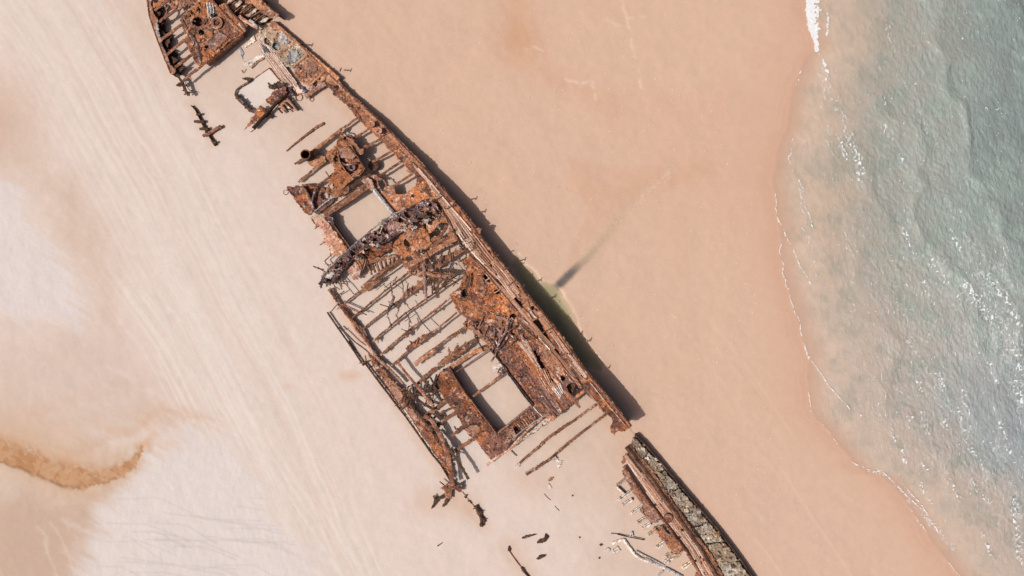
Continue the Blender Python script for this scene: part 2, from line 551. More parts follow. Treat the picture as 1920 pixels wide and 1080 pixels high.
M['purple'] = rust('rust_purple', [(0.124, 0.073, 0.066), (0.248, 0.145, 0.128), (0.41, 0.251, 0.214)], spots=.5, pale=(.42, .31, .27), second=(.24, .11, .06))

# ------------------------------------------------------------------ beach and sea
SHORE = [(60000, -90000), (1460, -400), (1492, -60), (1506, 0), (1514, 40), (1526, 88), (1500, 122), (1478, 185), (1474, 232), (1452, 292), (1447, 340), (1452, 385),
         (1459, 440), (1464, 500), (1474, 545), (1494, 600), (1509, 665), (1513, 765), (1545, 806), (1600, 866), (1622, 887), (1650, 892), (1690, 930), (1720, 980),
         (1760, 1035), (1800, 1085), (1880, 1180), (2100, 1500), (4000, 4000), (60000, 90000)]
SHORE[0] = (1300, -90000)
SHY = np.array([p[1] for p in SHORE], float); SHX = np.array([p[0] for p in SHORE], float)


def sea_d(px, py):
    """metres seaward of the swash edge (negative on the sand)"""
    wob = (fbm(py / 26.0, px * 0 + 3.3, 77, 3) - .5) * 14 + (fbm(py / 7.0, px * 0 + 1.3, 78, 2) - .5) * 5
    far = np.clip(1 - np.abs(py - 540) / 3000, 0, 1)
    return (px - np.interp(py, SHY, SHX) - wob * far) * 0.045


def axis(lo, hi, step, far):
    mid = np.arange(lo, hi + step, step)
    g = []
    d = step
    p = mid[-1]
    while p < far:
        d *= 1.35; p += d; g.append(p)
    g2 = []
    d = step; p = mid[0]
    while p > -far:
        d *= 1.35; p -= d; g2.append(p)
    return np.array(g2[::-1] + list(mid) + g)


POOL = Q(6, (860, 180), (915, 275), (985, 320), (1020, 350), (1050, 400), (1095, 440), (1150, 462), (1195, 466), (1225, 500), (1278, 535), (1296, 595), (1335, 660),
         (1380, 740), (1415, 830), (1445, 915), (1490, 985), (1535, 1080)) + Q(8, (1215, 350), (1260, 440), (1240, 480), (1000, 430), (700, 60)) + Q(6, (1050, 740), (900, 520), (800, 300))
WHITE_A = [(-300, 280), (0, 340), (30, 365), (62, 425), (110, 485), (145, 545), (140, 590), (95, 600), (20, 592), (-300, 560)]
WHITE_B = [(300, 850), (345, 835), (400, 838), (450, 860), (500, 930), (545, 1010), (600, 1100), (660, 1300), (100, 1300), (155, 1090), (175, 1010), (200, 950), (250, 900)]


def blend(c, col_, k):
    k = np.clip(k, 0, 1)[..., None]
    return c * (1 - k) + np.asarray(col_) * k


def build_beach():
    ax = axis(-40, 1960, 2.3, 70000); ay = axis(-40, 1120, 2.3, 70000)
    X, Y = np.meshgrid(ax, ay, indexing='ij')
    D = sea_d(X, Y)
    n1 = fbm(X / 160, Y / 160, 3, 5); n2 = fbm(X / 45, Y / 45, 9, 4); n3 = fbm(X / 14, Y / 14, 15, 4)
    # position across the wreck: <0 on the sea side
    u = X * DU[0] + Y * DU[1]; w = X * DV[0] + Y * DV[1]
    su = np.concatenate([[-9e4, SBu[0] - 300], SBu, [1700, 9e4]]); sw = np.concatenate([[SBw[0] + 40, SBw[0] + 10], SBw, [SBw[-1] - 10, SBw[-1] - 10]])
    v = np.interp(u, su, sw) - w
    c = np.zeros(X.shape + (3,))
    c[:] = alb((217, 180, 157))
    c = blend(c, alb((214, 187, 169)), sstep(-20, 60, v + (n2 - .5) * 60))
    c = blend(c, alb((224, 204, 192)), sstep(90, 300, v + (n1 - .5) * 160))
    # broad tone changes on the sea side
    c = blend(c, alb((214, 175, 150)), sstep(.40, .68, n1) * sstep(-100, -500, v) * .6)
    c = blend(c, alb((215, 180, 158)), sstep(-430, -60, v) * sstep(.3, .62, fbm(X / 210, Y / 120, 61, 3)) * (v < 40) * .8)
    c = blend(c, alb((217, 181, 160)), sstep(700, 1000, Y) * sstep(1350, 1500, X) * .6)
    c = blend(c, alb((206, 161, 129)), np.exp(-(((X - 972) / 42) ** 2 + ((Y - 78) / 42) ** 2)) * .85 * sstep(.25, .6, n3 + .1))
    c = blend(c, alb((208, 162, 131)), np.exp(-((X - 966 - Y * .12) / 26) ** 2) * (Y < 90) * .55)
    c = blend(c, alb((211, 170, 140)), np.exp(-(segdist(X, Y, [(990, 105), (1040, 150), (1110, 178), (1150, 200)]) / 26) ** 2) * .45)
    c = blend(c, alb((212, 170, 141)), np.exp(-(segdist(X, Y, [(1080, 340), (1130, 375), (1240, 335), (1330, 318)]) / 22) ** 2) * .5)
    c = blend(c, alb((210, 168, 140)), sstep(14, 0, polydist(X, Y, [(1070, 300), (1180, 330), (1330, 310), (1260, 345), (1210, 370), (1150, 430), (1090, 490), (1060, 520), (1090, 440), (1110, 400)])) * .35)
    c = blend(c, alb((213, 176, 150)), np.exp(-((X - 1272) / 24) ** 2) * sstep(330, 420, Y) * sstep(560, 470, Y) * .5)
    # faint dried swash lines
    for ln, k in (([(1168, 0), (1176, 30), (1190, 95), (1196, 125), (1210, 190)], .5), ([(1165, 35), (1215, 30)], .4), ([(1060, 145), (1095, 160), (1112, 150), (1118, 190)], .5), ([(1003, 90), (1018, 96)], .5), ([(1130, 40), (1165, 50)], .3)):
        d = segdist(X + (n3 - .5) * 16, Y + (n2 - .5) * 14, ln)
        c = blend(c, alb((236, 205, 184)), np.exp(-(d / 2.6) ** 2) * k * sstep(.35, .6, n3))
    # grains of shell beside the outflow
    d, t = segdist(X, Y, [(1100, 480), (1140, 430), (1190, 385), (1260, 320)], True)
    c = blend(c, alb((228, 200, 176)), np.exp(-(d / 10) ** 2) * .5 * (RNG.random(X.shape) > .55))
    # outflow stain of dark mineral sand
    d, t = segdist(X + (n3 - .5) * 5, Y + (n2 - .5) * 6, [(1032, 548), (1050, 532), (1077, 507), (1104, 482), (1140, 436), (1168, 396), (1190, 372), (1225, 345)], True)
    c = blend(c, alb((198, 168, 140)), np.exp(-(d / ((8 + 12 * t))) ** 2) * np.interp(t, [0, .3, 1], [.3, .5, .1]))
    wd = np.interp(t, [0, .2, .4, 1], [9, 8, 6, 11])
    c = blend(c, alb((104, 96, 94)), np.exp(-(d / wd) ** 4) * np.interp(t, [0, .08, .2, .28, .4, .7, 1], [.8, 1, .9, .32, .14, .05, 0]) * (.85 + .3 * n3))
    # wet fringe along the sea
    c = blend(c, alb((214, 174, 149)), sstep(-4.5, -.2, D + (n2 - .5) * 2.5) * .75)
    c = blend(c, alb((206, 162, 138)), sstep(-1.8, -.1, D + (n2 - .5) * 1.6) * .45)
    c = blend(c, alb((224, 198, 178)), sstep(0, 2.5, D) * .9)
    # older, outer swash lines
    for o, k in ((-.55, .3), (-1.1, .16)):
        c = blend(c, alb((226, 190, 168)), np.exp(-((D - o + (n2 - .5) * 1.4) / .07) ** 2) * k * sstep(.35, .6, fbm(Y / 60, X * 0, 5, 3)))
    # tyre tracks on the firm sand
    for ln, wd, k, cc in (([(1260, 590), (1300, 640), (1380, 755), (1450, 855), (1510, 950), (1600, 1085), (1900, 1500)], 3.0, .38, (228, 195, 173)),
                          ([(1330, 600), (1380, 660), (1430, 730), (1485, 815)], 2.6, .25, (227, 194, 172)),
                          ([(1352, 648), (1395, 705), (1440, 770)], 3.5, .25, (203, 166, 142)),
                          ([(1266, 600), (1308, 655), (1390, 770), (1462, 872)], 2.5, .25, (206, 169, 144)),
                          ([(1415, 1010), (1440, 1040), (1470, 1085)], 2, .4, (234, 200, 178))):
        c = blend(c, alb(cc), np.exp(-(segdist(X, Y, ln) / wd) ** 2) * k)
    # left: tan, white dry drifts, the swept vehicle track
    c = blend(c, alb((207, 174, 153)), sstep(170, 0, np.hypot((X + 20) / 1.0, (Y - 235) / 1.0)) * .8)
    c = blend(c, alb((211, 182, 163)), sstep(40, -60, polydist(X, Y, [(40, 290), (150, 330), (240, 520), (220, 640), (160, 560), (80, 420)]) + (n2 - .5) * 70) * .7)
    c = blend(c, alb((214, 189, 175)), sstep(80, -60, polydist(X, Y, [(-100, 620), (200, 620), (330, 760), (200, 830), (-100, 830)]) + (n2 - .5) * 80) * .8)
    c = blend(c, alb((200, 169, 148)), sstep(60, -50, polydist(X, Y, [(-200, 890), (120, 930), (230, 890), (200, 960), (150, 1100), (-200, 1300)]) + (n2 - .5) * 60) * .9)
    trk = [(-300, -800), (70, -30), (190, 170), (330, 420), (420, 600), (520, 790), (640, 1090), (1100, 2200)]
    d, t = segdist(X, Y, trk, True)
    side = np.sign((X - np.interp(Y, [p[1] for p in trk], [p[0] for p in trk])))
    across = d * side + (n1 - .5) * 22
    band = sstep(170, 50, d + (n2 - .5) * 60)
    st = fbm(across / 7.0, t * 9 + across * .003, 31, 3) * .6 + fbm(across / 22.0, t * 5, 37, 2) * .4
    c = blend(c, alb((227, 211, 202)), band * sstep(.36, .70, st) * .62)
    c = blend(c, alb((217, 195, 181)), band * sstep(.5, .3, st) * .35)
    trk2 = [(230, 480), (330, 620), (430, 820), (520, 960), (640, 1140)]
    d2, t2 = segdist(X, Y, trk2, True)
    ac2 = d2 * np.sign(X - np.interp(Y, [p[1] for p in trk2], [p[0] for p in trk2]))
    s2 = fbm(ac2 / 5.0, t2 * 4, 33, 3)
    c = blend(c, alb((229, 214, 205)), sstep(120, 30, d2) * sstep(.45, .7, s2) * .8 * sstep(440, 620, Y))
    # dry white drifts with wind-blown edges
    na = fbm((X * .85 + Y * .5) / 60, (Y * .85 - X * .5) / 9, 57, 4)
    wa = sstep(34, -24, polydist(X, Y, WHITE_A) + (n2 - .5) * 60 + (na - .5) * 70 + (n3 - .5) * 24)
    wb = sstep(40, -34, polydist(X, Y, WHITE_B) + (n2 - .5) * 60 + (na - .5) * 80 + (n3 - .5) * 24)
    c = blend(c, alb((223, 209, 204)), wa * .95)
    c = blend(c, alb((223, 210, 204)), wb * .95)
    rr = np.random.default_rng(5)
    for i in range(46):                                   # thin pale scuffs and wheel marks
        x0 = rr.uniform(-20, 330); y0 = rr.uniform(560, 1080); a = rr.uniform(-.55, .75) if rr.random() > .35 else rr.uniform(.9, 1.3); L = rr.uniform(40, 190)
        ln = [(x0, y0), (x0 + L * .5 * math.cos(a), y0 + L * .5 * math.sin(a)), (x0 + L * math.cos(a + .25), y0 + L * math.sin(a + .25))]
        i0, i1 = np.searchsorted(ax, [x0 - 60, x0 + L + 60]); j0, j1 = np.searchsorted(ay, [y0 - 150, y0 + L + 80])
        sl = (slice(i0, i1), slice(j0, j1))
        c[sl] = blend(c[sl], alb((226, 208, 198)), np.exp(-(segdist(X[sl] + (n2[sl] - .5) * 30, Y[sl] + (n3[sl] - .5) * 16, ln) / rr.uniform(1.5, 5)) ** 2) * rr.uniform(.08, .32))
    for i in range(26):
        x0 = rr.uniform(180, 480); y0 = rr.uniform(930, 1075); L = rr.uniform(80, 220)
        ln = [(x0, y0), (x0 + L * .5, y0 + rr.uniform(-6, 16)), (x0 + L, y0 + rr.uniform(8, 40))]
        i0, i1 = np.searchsorted(ax, [x0 - 30, x0 + L + 30]); j0, j1 = np.searchsorted(ay, [y0 - 40, y0 + 90])
        sl = (slice(i0, i1), slice(j0, j1))
        k = np.exp(-(segdist(X[sl], Y[sl], ln) / 1.6) ** 2) * wb[sl]
        c[sl] = blend(c[sl], alb((203, 190, 185)), k * .5)
    # brown seep: a crisp cut bank on its lower side, soaking away softly above
    sp = [(-200, 800), (-20, 850), (40, 858), (90, 880), (140, 902), (190, 897), (235, 876), (268, 842)]
    n4 = fbm(X / 7, Y / 7, 43, 3)
    xw = X + (n3 - .5) * 22 + (n4 - .5) * 9; yw = Y + (n2 - .5) * 22 + (n3 - .5) * 16 + (n4 - .5) * 8
    d, t = segdist(xw, yw, sp, True)
    wd = np.interp(t, [0, .5, .75, .92, 1], [27, 20, 18, 9, 4])
    low = yw > np.interp(xw, [p[0] for p in sp], [p[1] for p in sp])
    q = d / wd
    seep = np.where(low, sstep(1.3, .75, q), sstep(2.2, .2, q))
    c = blend(c, alb((208, 174, 147)), sstep(np.where(low, 3.8, 7.0), .6, q) * .9 * sstep(.15, .6, n2 + .15))
    c = blend(c, alb((198, 152, 114)), seep * (.55 + .8 * n4))
    c = blend(c, alb((180, 126, 84)), seep * sstep(.46, .62, fbm(t * 60, q * 2.2, 47, 3)) * .7)
    c = blend(c, alb((150, 104, 68)), np.exp(-((q - .93) / .16) ** 2) * .6 * low * sstep(.35, .6, n3) * (t > .3))
    c = blend(c, alb((172, 122, 84)), np.exp(-((q - .8) / .2) ** 2) * .35 * (~low) * sstep(.4, .6, n4))
    c = blend(c, alb((203, 160, 128)), sstep(20, 0, segdist(X + (n2 - .5) * 40, Y + (n3 - .5) * 34, [(140, 850), (190, 825), (260, 800), (290, 780), (330, 776), (370, 782)])) * .26)
    c = blend(c, alb((214, 158, 126)), np.exp(-(segdist(X + (n3 - .5) * 20, Y, [(272, 835), (290, 812)]) / 8) ** 2) * .35)
    for ln, w_, k_ in (([(120, 850), (190, 815), (260, 790), (320, 776), (400, 790)], 34, .3), ([(60, 780), (170, 740), (260, 720)], 26, .14), ([(200, 900), (270, 860), (330, 830)], 24, .22), ([(30, 830), (120, 800), (220, 770), (300, 760)], 22, .2)):
        c = blend(c, alb((208, 168, 138)), sstep(w_, 0, segdist(X + (n2 - .5) * 50, Y + (n3 - .5) * 30, ln)) * k_ * sstep(.3, .6, na))
    # rust-stained sand near the iron
    for (x, y, r, k) in ((655, 705, 20, .5), (540, 725, 12, .25), (1000, 900, 60, .3), (1110, 690, 40, .25)):
        c = blend(c, alb((212, 168, 143)), np.exp(-(((X - x) / r) ** 2 + ((Y - y) / (r * .55)) ** 2)) * k * (.6 + .8 * n3))
    for ln, r in (([(630, 560), (720, 720), (860, 930), (905, 985)], 14), ([(1165, 850), (1290, 1090)], 26), ([(955, 1025), (990, 1080)], 22), ([(360, 195), (400, 270)], 10), ([(800, 940), (880, 950)], 26)):
        c = blend(c, alb((213, 178, 156)), np.exp(-(segdist(X, Y, ln) / r) ** 2) * .6)
    sq = polydist(X, Y, Q(2, (430, 140), (530, 260), (500, 330), (420, 440), (330, 500), (210, 510), (120, 400), (115, 350), (240, 265)))
    c = blend(c, alb((229, 212, 203)), sstep(2, -3, sq) * .85)
    # pool bed
    pd = polydist(X, Y, POOL) + (n3 - .5) * 5
    c = blend(c, alb((201, 181, 145)), sstep(5, -12, pd))
    c = blend(c, alb((236, 206, 182)), np.exp(-((pd - 2) / 1.6) ** 2) * .55 * sstep(.35, .55, n3))
    # mottling everywhere
    c = c * (1 + (n3 - .5) * .05 + (n2 - .5) * .03)[..., None]
    c = np.clip(c * np.array([1.0, 1.003, .988]), .01, .9)
    # relief
    z = (n2 - .5) * .10 * sstep(0, -6, D) + (n3 - .5) * .022 * sstep(0, -4, D)
    z += band * (st - .5) * .055
    z += (wa + wb) * ((fbm(X / 3.2, Y / 9, 51, 2) - .5) * .022 + .02)
    z -= seep * .05
    z -= sstep(6, -10, pd) * .28
    scour = np.exp(-(np.clip(-v, 0, 400) / 45) ** 2) * sstep(SBu[3], SBu[8], u) * sstep(1500, 1380, u) * (v < 6)
    z -= scour * .06
    z = np.where(D > 0, -.035 * np.minimum(D, 30) - .012 * sstep(0, .5, D), z - .012 * sstep(-1.5, 0, D))
    z = z - .5 * sstep(-20, 0, -0 * D) * 0
    wx, wy = U(X, Y, 0)
    V = np.stack([wx, wy, z], -1).reshape(-1, 3)
    idx = np.arange(X.size).reshape(X.shape)
    F = np.stack([idx[:-1, :-1], idx[:-1, 1:], idx[1:, 1:], idx[1:, :-1]], -1).reshape(-1, 4)
    m, n, l, b = new_mat('beach_sand')
    at = n.new('ShaderNodeAttribute'); at.attribute_name = 'tone'
    at2 = n.new('ShaderNodeAttribute'); at2.attribute_name = 'damp'
    geo = n.new('ShaderNodeNewGeometry')
    t1 = n.new('ShaderNodeTexNoise'); t1.inputs['Scale'].default_value = 9; t1.inputs['Detail'].default_value = 5; t1.inputs['Roughness'].default_value = .75
    t2 = n.new('ShaderNodeTexNoise'); t2.inputs['Scale'].default_value = 1.3; t2.inputs['Detail'].default_value = 8; t2.inputs['Roughness'].default_value = .7
    for t_ in (t1, t2):
        l.new(geo.outputs['Position'], t_.inputs['Vector'])
    r1 = ramp(n, [(.3, (.94, .937, .93)), (.7, (1.06, 1.063, 1.07))]); l.new(t1.outputs[0], r1.inputs[0])
    r2 = ramp(n, [(.3, (.975, .97, .965)), (.7, (1.025, 1.03, 1.035))]); l.new(t2.outputs[0], r2.inputs[0])
    m1 = n.new('ShaderNodeMixRGB'); m1.blend_type = 'MULTIPLY'; m1.inputs[0].default_value = 1
    m2 = n.new('ShaderNodeMixRGB'); m2.blend_type = 'MULTIPLY'; m2.inputs[0].default_value = 1
    l.new(at.outputs['Color'], m1.inputs[1]); l.new(r1.outputs[0], m1.inputs[2])
    l.new(m1.outputs[0], m2.inputs[1]); l.new(r2.outputs[0], m2.inputs[2])
    l.new(m2.outputs[0], b.inputs['Base Color'])
    b.inputs['Roughness'].default_value = .9
    b.inputs['Specular IOR Level'].default_value = .15
    bp = n.new('ShaderNodeBump'); bp.inputs['Strength'].default_value = .35; bp.inputs['Distance'].default_value = .02
    l.new(t1.outputs[0], bp.inputs['Height']); l.new(bp.outputs[0], b.inputs['Normal'])
    o = make_obj('beach_sand', V, F, m, smooth=True)
    a = o.data.color_attributes.new('tone', 'FLOAT_COLOR', 'POINT')
    a.data.foreach_set('color', np.concatenate([c, np.ones(X.shape + (1,))], -1).astype(np.float32).ravel())
    o['kind'] = 'structure'
    o['label'] = 'pale pinkish beach sand with vehicle tracks and white dry drifts'
    return o


build_beach()


def build_sea():
    ax = axis(1425, 1960, 1.9, 70000); ax = ax[ax > 1100]; ay = axis(-40, 1120, 1.9, 70000)
    X, Y = np.meshgrid(ax, ay, indexing='ij')
    D = sea_d(X, Y)
    near = np.clip(1 - np.maximum(np.abs(X - 1690) - 300, np.abs(Y - 540) - 620) / 400, 0, 1)
    # swell: low crests running in towards the shore, ripples riding on them
    n1 = fbm(X / 120, Y / 120, 101, 3); n2 = fbm(X / 30, Y / 30, 103, 3)
    ph = (X * .93 - Y * .30) / 44.0 + n1 * 5.5
    crest = (np.sin(ph * 2.1) * .5 + .5) ** 3
    rp = fbm((X * .94 - Y * .34 + n2 * 16) / 5.2, (X * .34 + Y * .94) / 12, 107, 2)
    rp2 = fbm((X * .7 - Y * .7 + n1 * 30) / 4.0, (X * .7 + Y * .7) / 9, 109, 2)
    cap = fbm(X / 2.6, Y / 2.6, 111, 2)
    amp = sstep(.0, 9, D)
    z = .012 * sstep(0, .3, D) + amp * (crest - .3) * .16 + (rp - .5) * (.02 + .05 * amp) + (rp2 - .5) * (.012 + .04 * amp) + (cap - .5) * .04 * amp
    z = .004 + np.where(near > 0, z * near, 0)
    inm = D > -.02
    cell = inm[:-1, :-1] & inm[1:, :-1] & inm[1:, 1:] & inm[:-1, 1:]
    used = np.zeros(X.shape, bool)
    used[:-1, :-1] |= cell; used[1:, :-1] |= cell; used[:-1, 1:] |= cell; used[1:, 1:] |= cell
    ids = np.full(X.shape, -1); ids[used] = np.arange(used.sum())
    wx, wy = U(X, Y, 0)
    V = np.stack([wx, wy, z], -1)[used]
    F = np.stack([ids[:-1, :-1][cell], ids[:-1, 1:][cell], ids[1:, 1:][cell], ids[1:, :-1][cell]], -1)
    # suspended silt: the water turns opaque with depth, sandier near the beach and to the lower right
    c = np.zeros(X.shape + (3,)); c[:] = alb((180, 187, 178))
    c = blend(c, alb((212, 196, 174)), sstep(8, 2.5, D + (n1 - .5) * 6))
    c = blend(c, alb((214, 204, 193)), sstep(380, 720, Y) * sstep(22, 6, D + (n1 - .5) * 9) * .9)
    c = blend(c, alb((138, 151, 147)), sstep(1700, 1930, X + (n1 - .5) * 160) * sstep(800, 200, Y) * .9)
    c = blend(c, alb((152, 168, 155)), sstep(.5, .7, n2) * .5)
    c = blend(c, alb((166, 174, 177)), sstep(520, 850, Y) * sstep(7, 15, D) * .8)
    c = c * (1 + (n2 - .5) * .12)[..., None]
    al = np.interp(D, [0, .4, 2, 5, 9, 16], [.03, .07, .17, .38, .64, .88])
    al = np.clip(al + (n2 - .5) * .25 * sstep(0, 2, D) + (rp - .5) * .25 * sstep(0, 2, D), 0, 1)
    m, n, l, b = new_mat('sea_water')
    at = n.new('ShaderNodeAttribute'); at.attribute_name = 'tone'
    l.new(at.outputs['Color'], b.inputs['Base Color']); l.new(at.outputs['Alpha'], b.inputs['Alpha'])
    b.inputs['Roughness'].default_value = .12
    b.inputs['IOR'].default_value = 1.33
    geo = n.new('ShaderNodeNewGeometry')
    mp = n.new('ShaderNodeMapping'); mp.inputs['Rotation'].default_value = (0, 0, .35); mp.inputs['Scale'].default_value = (1.0, .34, 1)
    l.new(geo.outputs['Position'], mp.inputs[0])
    t1 = n.new('ShaderNodeTexNoise'); t1.inputs['Scale'].default_value = 4.2; t1.inputs['Detail'].default_value = 3; t1.inputs['Roughness'].default_value = .55; t1.inputs['Distortion'].default_value = .9
    l.new(mp.outputs[0], t1.inputs['Vector'])
    bp = n.new('ShaderNodeBump'); bp.inputs['Strength'].default_value = .62; bp.inputs['Distance'].default_value = .2
    l.new(t1.outputs[0], bp.inputs['Height']); l.new(bp.outputs[0], b.inputs['Normal'])
    o = make_obj('sea_water', V, F, m, smooth=True)
    a = o.data.color_attributes.new('tone', 'FLOAT_COLOR', 'POINT')
    a.data.foreach_set('color', np.concatenate([np.clip(c, .01, .9), al[..., None]], -1)[used].astype(np.float32).ravel())
    o['kind'] = 'structure'
    o['label'] = 'shallow grey green rippled sea along the right side'

    # foam lace at the swash edge and broken wave, plus glints painted as white flecks
    gx = np.arange(1430, 1950, 1.0); gy = np.arange(-20, 1100, 1.0)
    X, Y = np.meshgrid(gx, gy, indexing='ij')
    D = sea_d(X, Y)
    a1 = fbm(X / 5, Y / 5, 121, 4); a2 = fbm(X / 22, Y / 22, 123, 3); a3 = vn(X / 2.2, Y / 2.2, 125); a4 = fbm(Y / 40, X * 0, 127, 3)
    f = np.zeros(X.shape, bool)
    f |= (np.abs(D - .10 - .1 * (a1 - .5)) < .035 * sstep(.48, .64, a4)) & (a1 > .46)
    top = segdist(X, Y, [(1516, -20), (1519, 30), (1527, 70), (1531, 94)], True)
    f |= (top[0] < np.interp(top[1], [0, .5, 1], [25, 15, 4]) * (.2 + 1.3 * a1)) & (a3 + .35 * (top[0] < 8) > .38)
    f |= (segdist(X, Y, [(1543, 112), (1550, 140), (1547, 150)]) < 12 * (a1 - .35)) & (a3 > .35)
    f |= (segdist(X, Y, [(1545, 10), (1552, 30), (1550, 66)]) < 9 * (a1 - .4)) & (a3 > .4)
    lace = [[(1484, 260), (1480, 300), (1486, 325)], [(1500, 340), (1512, 395), (1524, 430)], [(1452, 400), (1478, 450), (1500, 500), (1516, 530)], [(1516, 668), (1548, 716), (1592, 766)],
            [(1622, 885), (1650, 880), (1672, 900), (1700, 930), (1735, 960)], [(1478, 552), (1500, 610), (1511, 662)], [(1600, 868), (1640, 886)], [(1690, 905), (1730, 950), (1760, 1000)]]
    for ln in lace:
        f |= (segdist(X + (a2 - .5) * 12, Y + (a2 - .5) * 10, ln) < 3.2 * (a1 - .30)) & (a3 > .42)
    fl = [([(1595, 270), (1610, 310), (1612, 345)], 10), ([(1570, 250), (1585, 300)], 5), ([(1655, 235), (1672, 262)], 5), ([(1685, 290), (1692, 308)], 4), ([(1775, 430), (1800, 470)], 6), ([(1795, 388), (1797, 404)], 4),
          ([(1690, 430), (1715, 480)], 6), ([(1732, 475), (1752, 508)], 8), ([(1760, 490), (1772, 530)], 9), ([(1730, 530), (1745, 570)], 6), ([(1805, 535), (1830, 560), (1860, 595), (1890, 640), (1915, 700)], 15),
          ([(1845, 515), (1880, 555), (1915, 620)], 9), ([(1785, 525), (1795, 570)], 5), ([(1752, 700), (1764, 725)], 9), ([(1718, 715), (1724, 730)], 6), ([(1800, 725), (1812, 770), (1818, 800)], 6), ([(1720, 775), (1735, 815)], 7),
          ([(1668, 805), (1675, 825)], 5), ([(1688, 842), (1694, 865)], 5), ([(1705, 780), (1700, 800)], 4), ([(1728, 868), (1745, 885)], 5), ([(1760, 770), (1772, 800)], 6), ([(1793, 765), (1797, 785)], 5), ([(1812, 830), (1835, 868)], 6),
          ([(1820, 900), (1850, 940)], 6), ([(1870, 790), (1890, 850)], 7), ([(1895, 930), (1900, 990), (1912, 1060)], 6), ([(1850, 680), (1870, 720)], 6), ([(1780, 900), (1800, 935)], 5), ([(1840, 1000), (1860, 1050)], 6), ([(1720, 900), (1745, 940)], 5), ([(1895, 700), (1915, 780)], 8)]
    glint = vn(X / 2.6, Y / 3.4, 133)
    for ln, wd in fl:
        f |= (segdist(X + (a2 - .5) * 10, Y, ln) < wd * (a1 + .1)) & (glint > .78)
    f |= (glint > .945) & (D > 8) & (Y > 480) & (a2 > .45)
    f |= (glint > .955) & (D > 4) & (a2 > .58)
    f[-1, :] = False; f[:, -1] = False
    f &= D > 0
    film = np.zeros(X.shape, bool)  # soft water glints painted as pale streaks, some along wave crests
    for ln, wd in fl:
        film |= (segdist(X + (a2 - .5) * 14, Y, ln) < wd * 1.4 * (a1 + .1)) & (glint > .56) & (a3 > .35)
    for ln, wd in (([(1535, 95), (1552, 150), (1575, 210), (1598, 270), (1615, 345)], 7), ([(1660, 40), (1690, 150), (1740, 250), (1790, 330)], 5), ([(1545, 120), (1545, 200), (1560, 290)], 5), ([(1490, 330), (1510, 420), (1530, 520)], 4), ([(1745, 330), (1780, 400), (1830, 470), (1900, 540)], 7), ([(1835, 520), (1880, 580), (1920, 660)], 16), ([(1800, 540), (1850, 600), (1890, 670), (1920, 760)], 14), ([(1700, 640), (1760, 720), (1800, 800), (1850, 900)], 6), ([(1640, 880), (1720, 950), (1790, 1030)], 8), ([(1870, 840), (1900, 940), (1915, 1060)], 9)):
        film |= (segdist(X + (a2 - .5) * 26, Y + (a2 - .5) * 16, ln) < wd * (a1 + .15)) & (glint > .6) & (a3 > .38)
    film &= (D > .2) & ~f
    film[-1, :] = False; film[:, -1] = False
    # real relief, laid on the water
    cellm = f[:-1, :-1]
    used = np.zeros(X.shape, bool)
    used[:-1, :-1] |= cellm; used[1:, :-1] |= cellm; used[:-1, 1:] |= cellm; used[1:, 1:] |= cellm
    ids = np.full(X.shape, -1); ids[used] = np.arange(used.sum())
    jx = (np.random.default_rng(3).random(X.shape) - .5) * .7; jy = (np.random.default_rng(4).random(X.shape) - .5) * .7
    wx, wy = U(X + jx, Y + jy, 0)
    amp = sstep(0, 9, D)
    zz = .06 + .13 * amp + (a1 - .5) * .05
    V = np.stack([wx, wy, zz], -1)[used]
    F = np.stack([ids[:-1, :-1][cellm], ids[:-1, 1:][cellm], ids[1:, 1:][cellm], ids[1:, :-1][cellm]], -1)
    m, n, l, b = new_mat('sea_foam_and_glints')
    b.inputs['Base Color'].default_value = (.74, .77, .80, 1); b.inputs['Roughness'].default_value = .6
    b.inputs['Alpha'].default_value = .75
    o = make_obj('sea_foam_and_glints', V, F, m)
    o['kind'] = 'stuff'; o['label'] = 'white foam and painted glint flecks on the shallow sea'; o['category'] = 'foam'
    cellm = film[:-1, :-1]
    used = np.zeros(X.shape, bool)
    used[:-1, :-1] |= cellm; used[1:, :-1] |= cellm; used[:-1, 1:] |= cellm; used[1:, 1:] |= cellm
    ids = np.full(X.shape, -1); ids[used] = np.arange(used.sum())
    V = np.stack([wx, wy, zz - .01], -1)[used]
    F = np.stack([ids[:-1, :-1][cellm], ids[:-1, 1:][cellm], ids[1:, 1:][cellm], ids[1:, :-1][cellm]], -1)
    m, n, l, b = new_mat('foam_glint_film')
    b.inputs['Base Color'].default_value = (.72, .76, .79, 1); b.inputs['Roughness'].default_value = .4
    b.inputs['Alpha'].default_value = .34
    o = make_obj('foam_glint_film', V, F, m)
    o['kind'] = 'stuff'; o['label'] = 'thin broken film of foam and painted glints streaking the shallow sea'; o['category'] = 'foam'


build_sea()


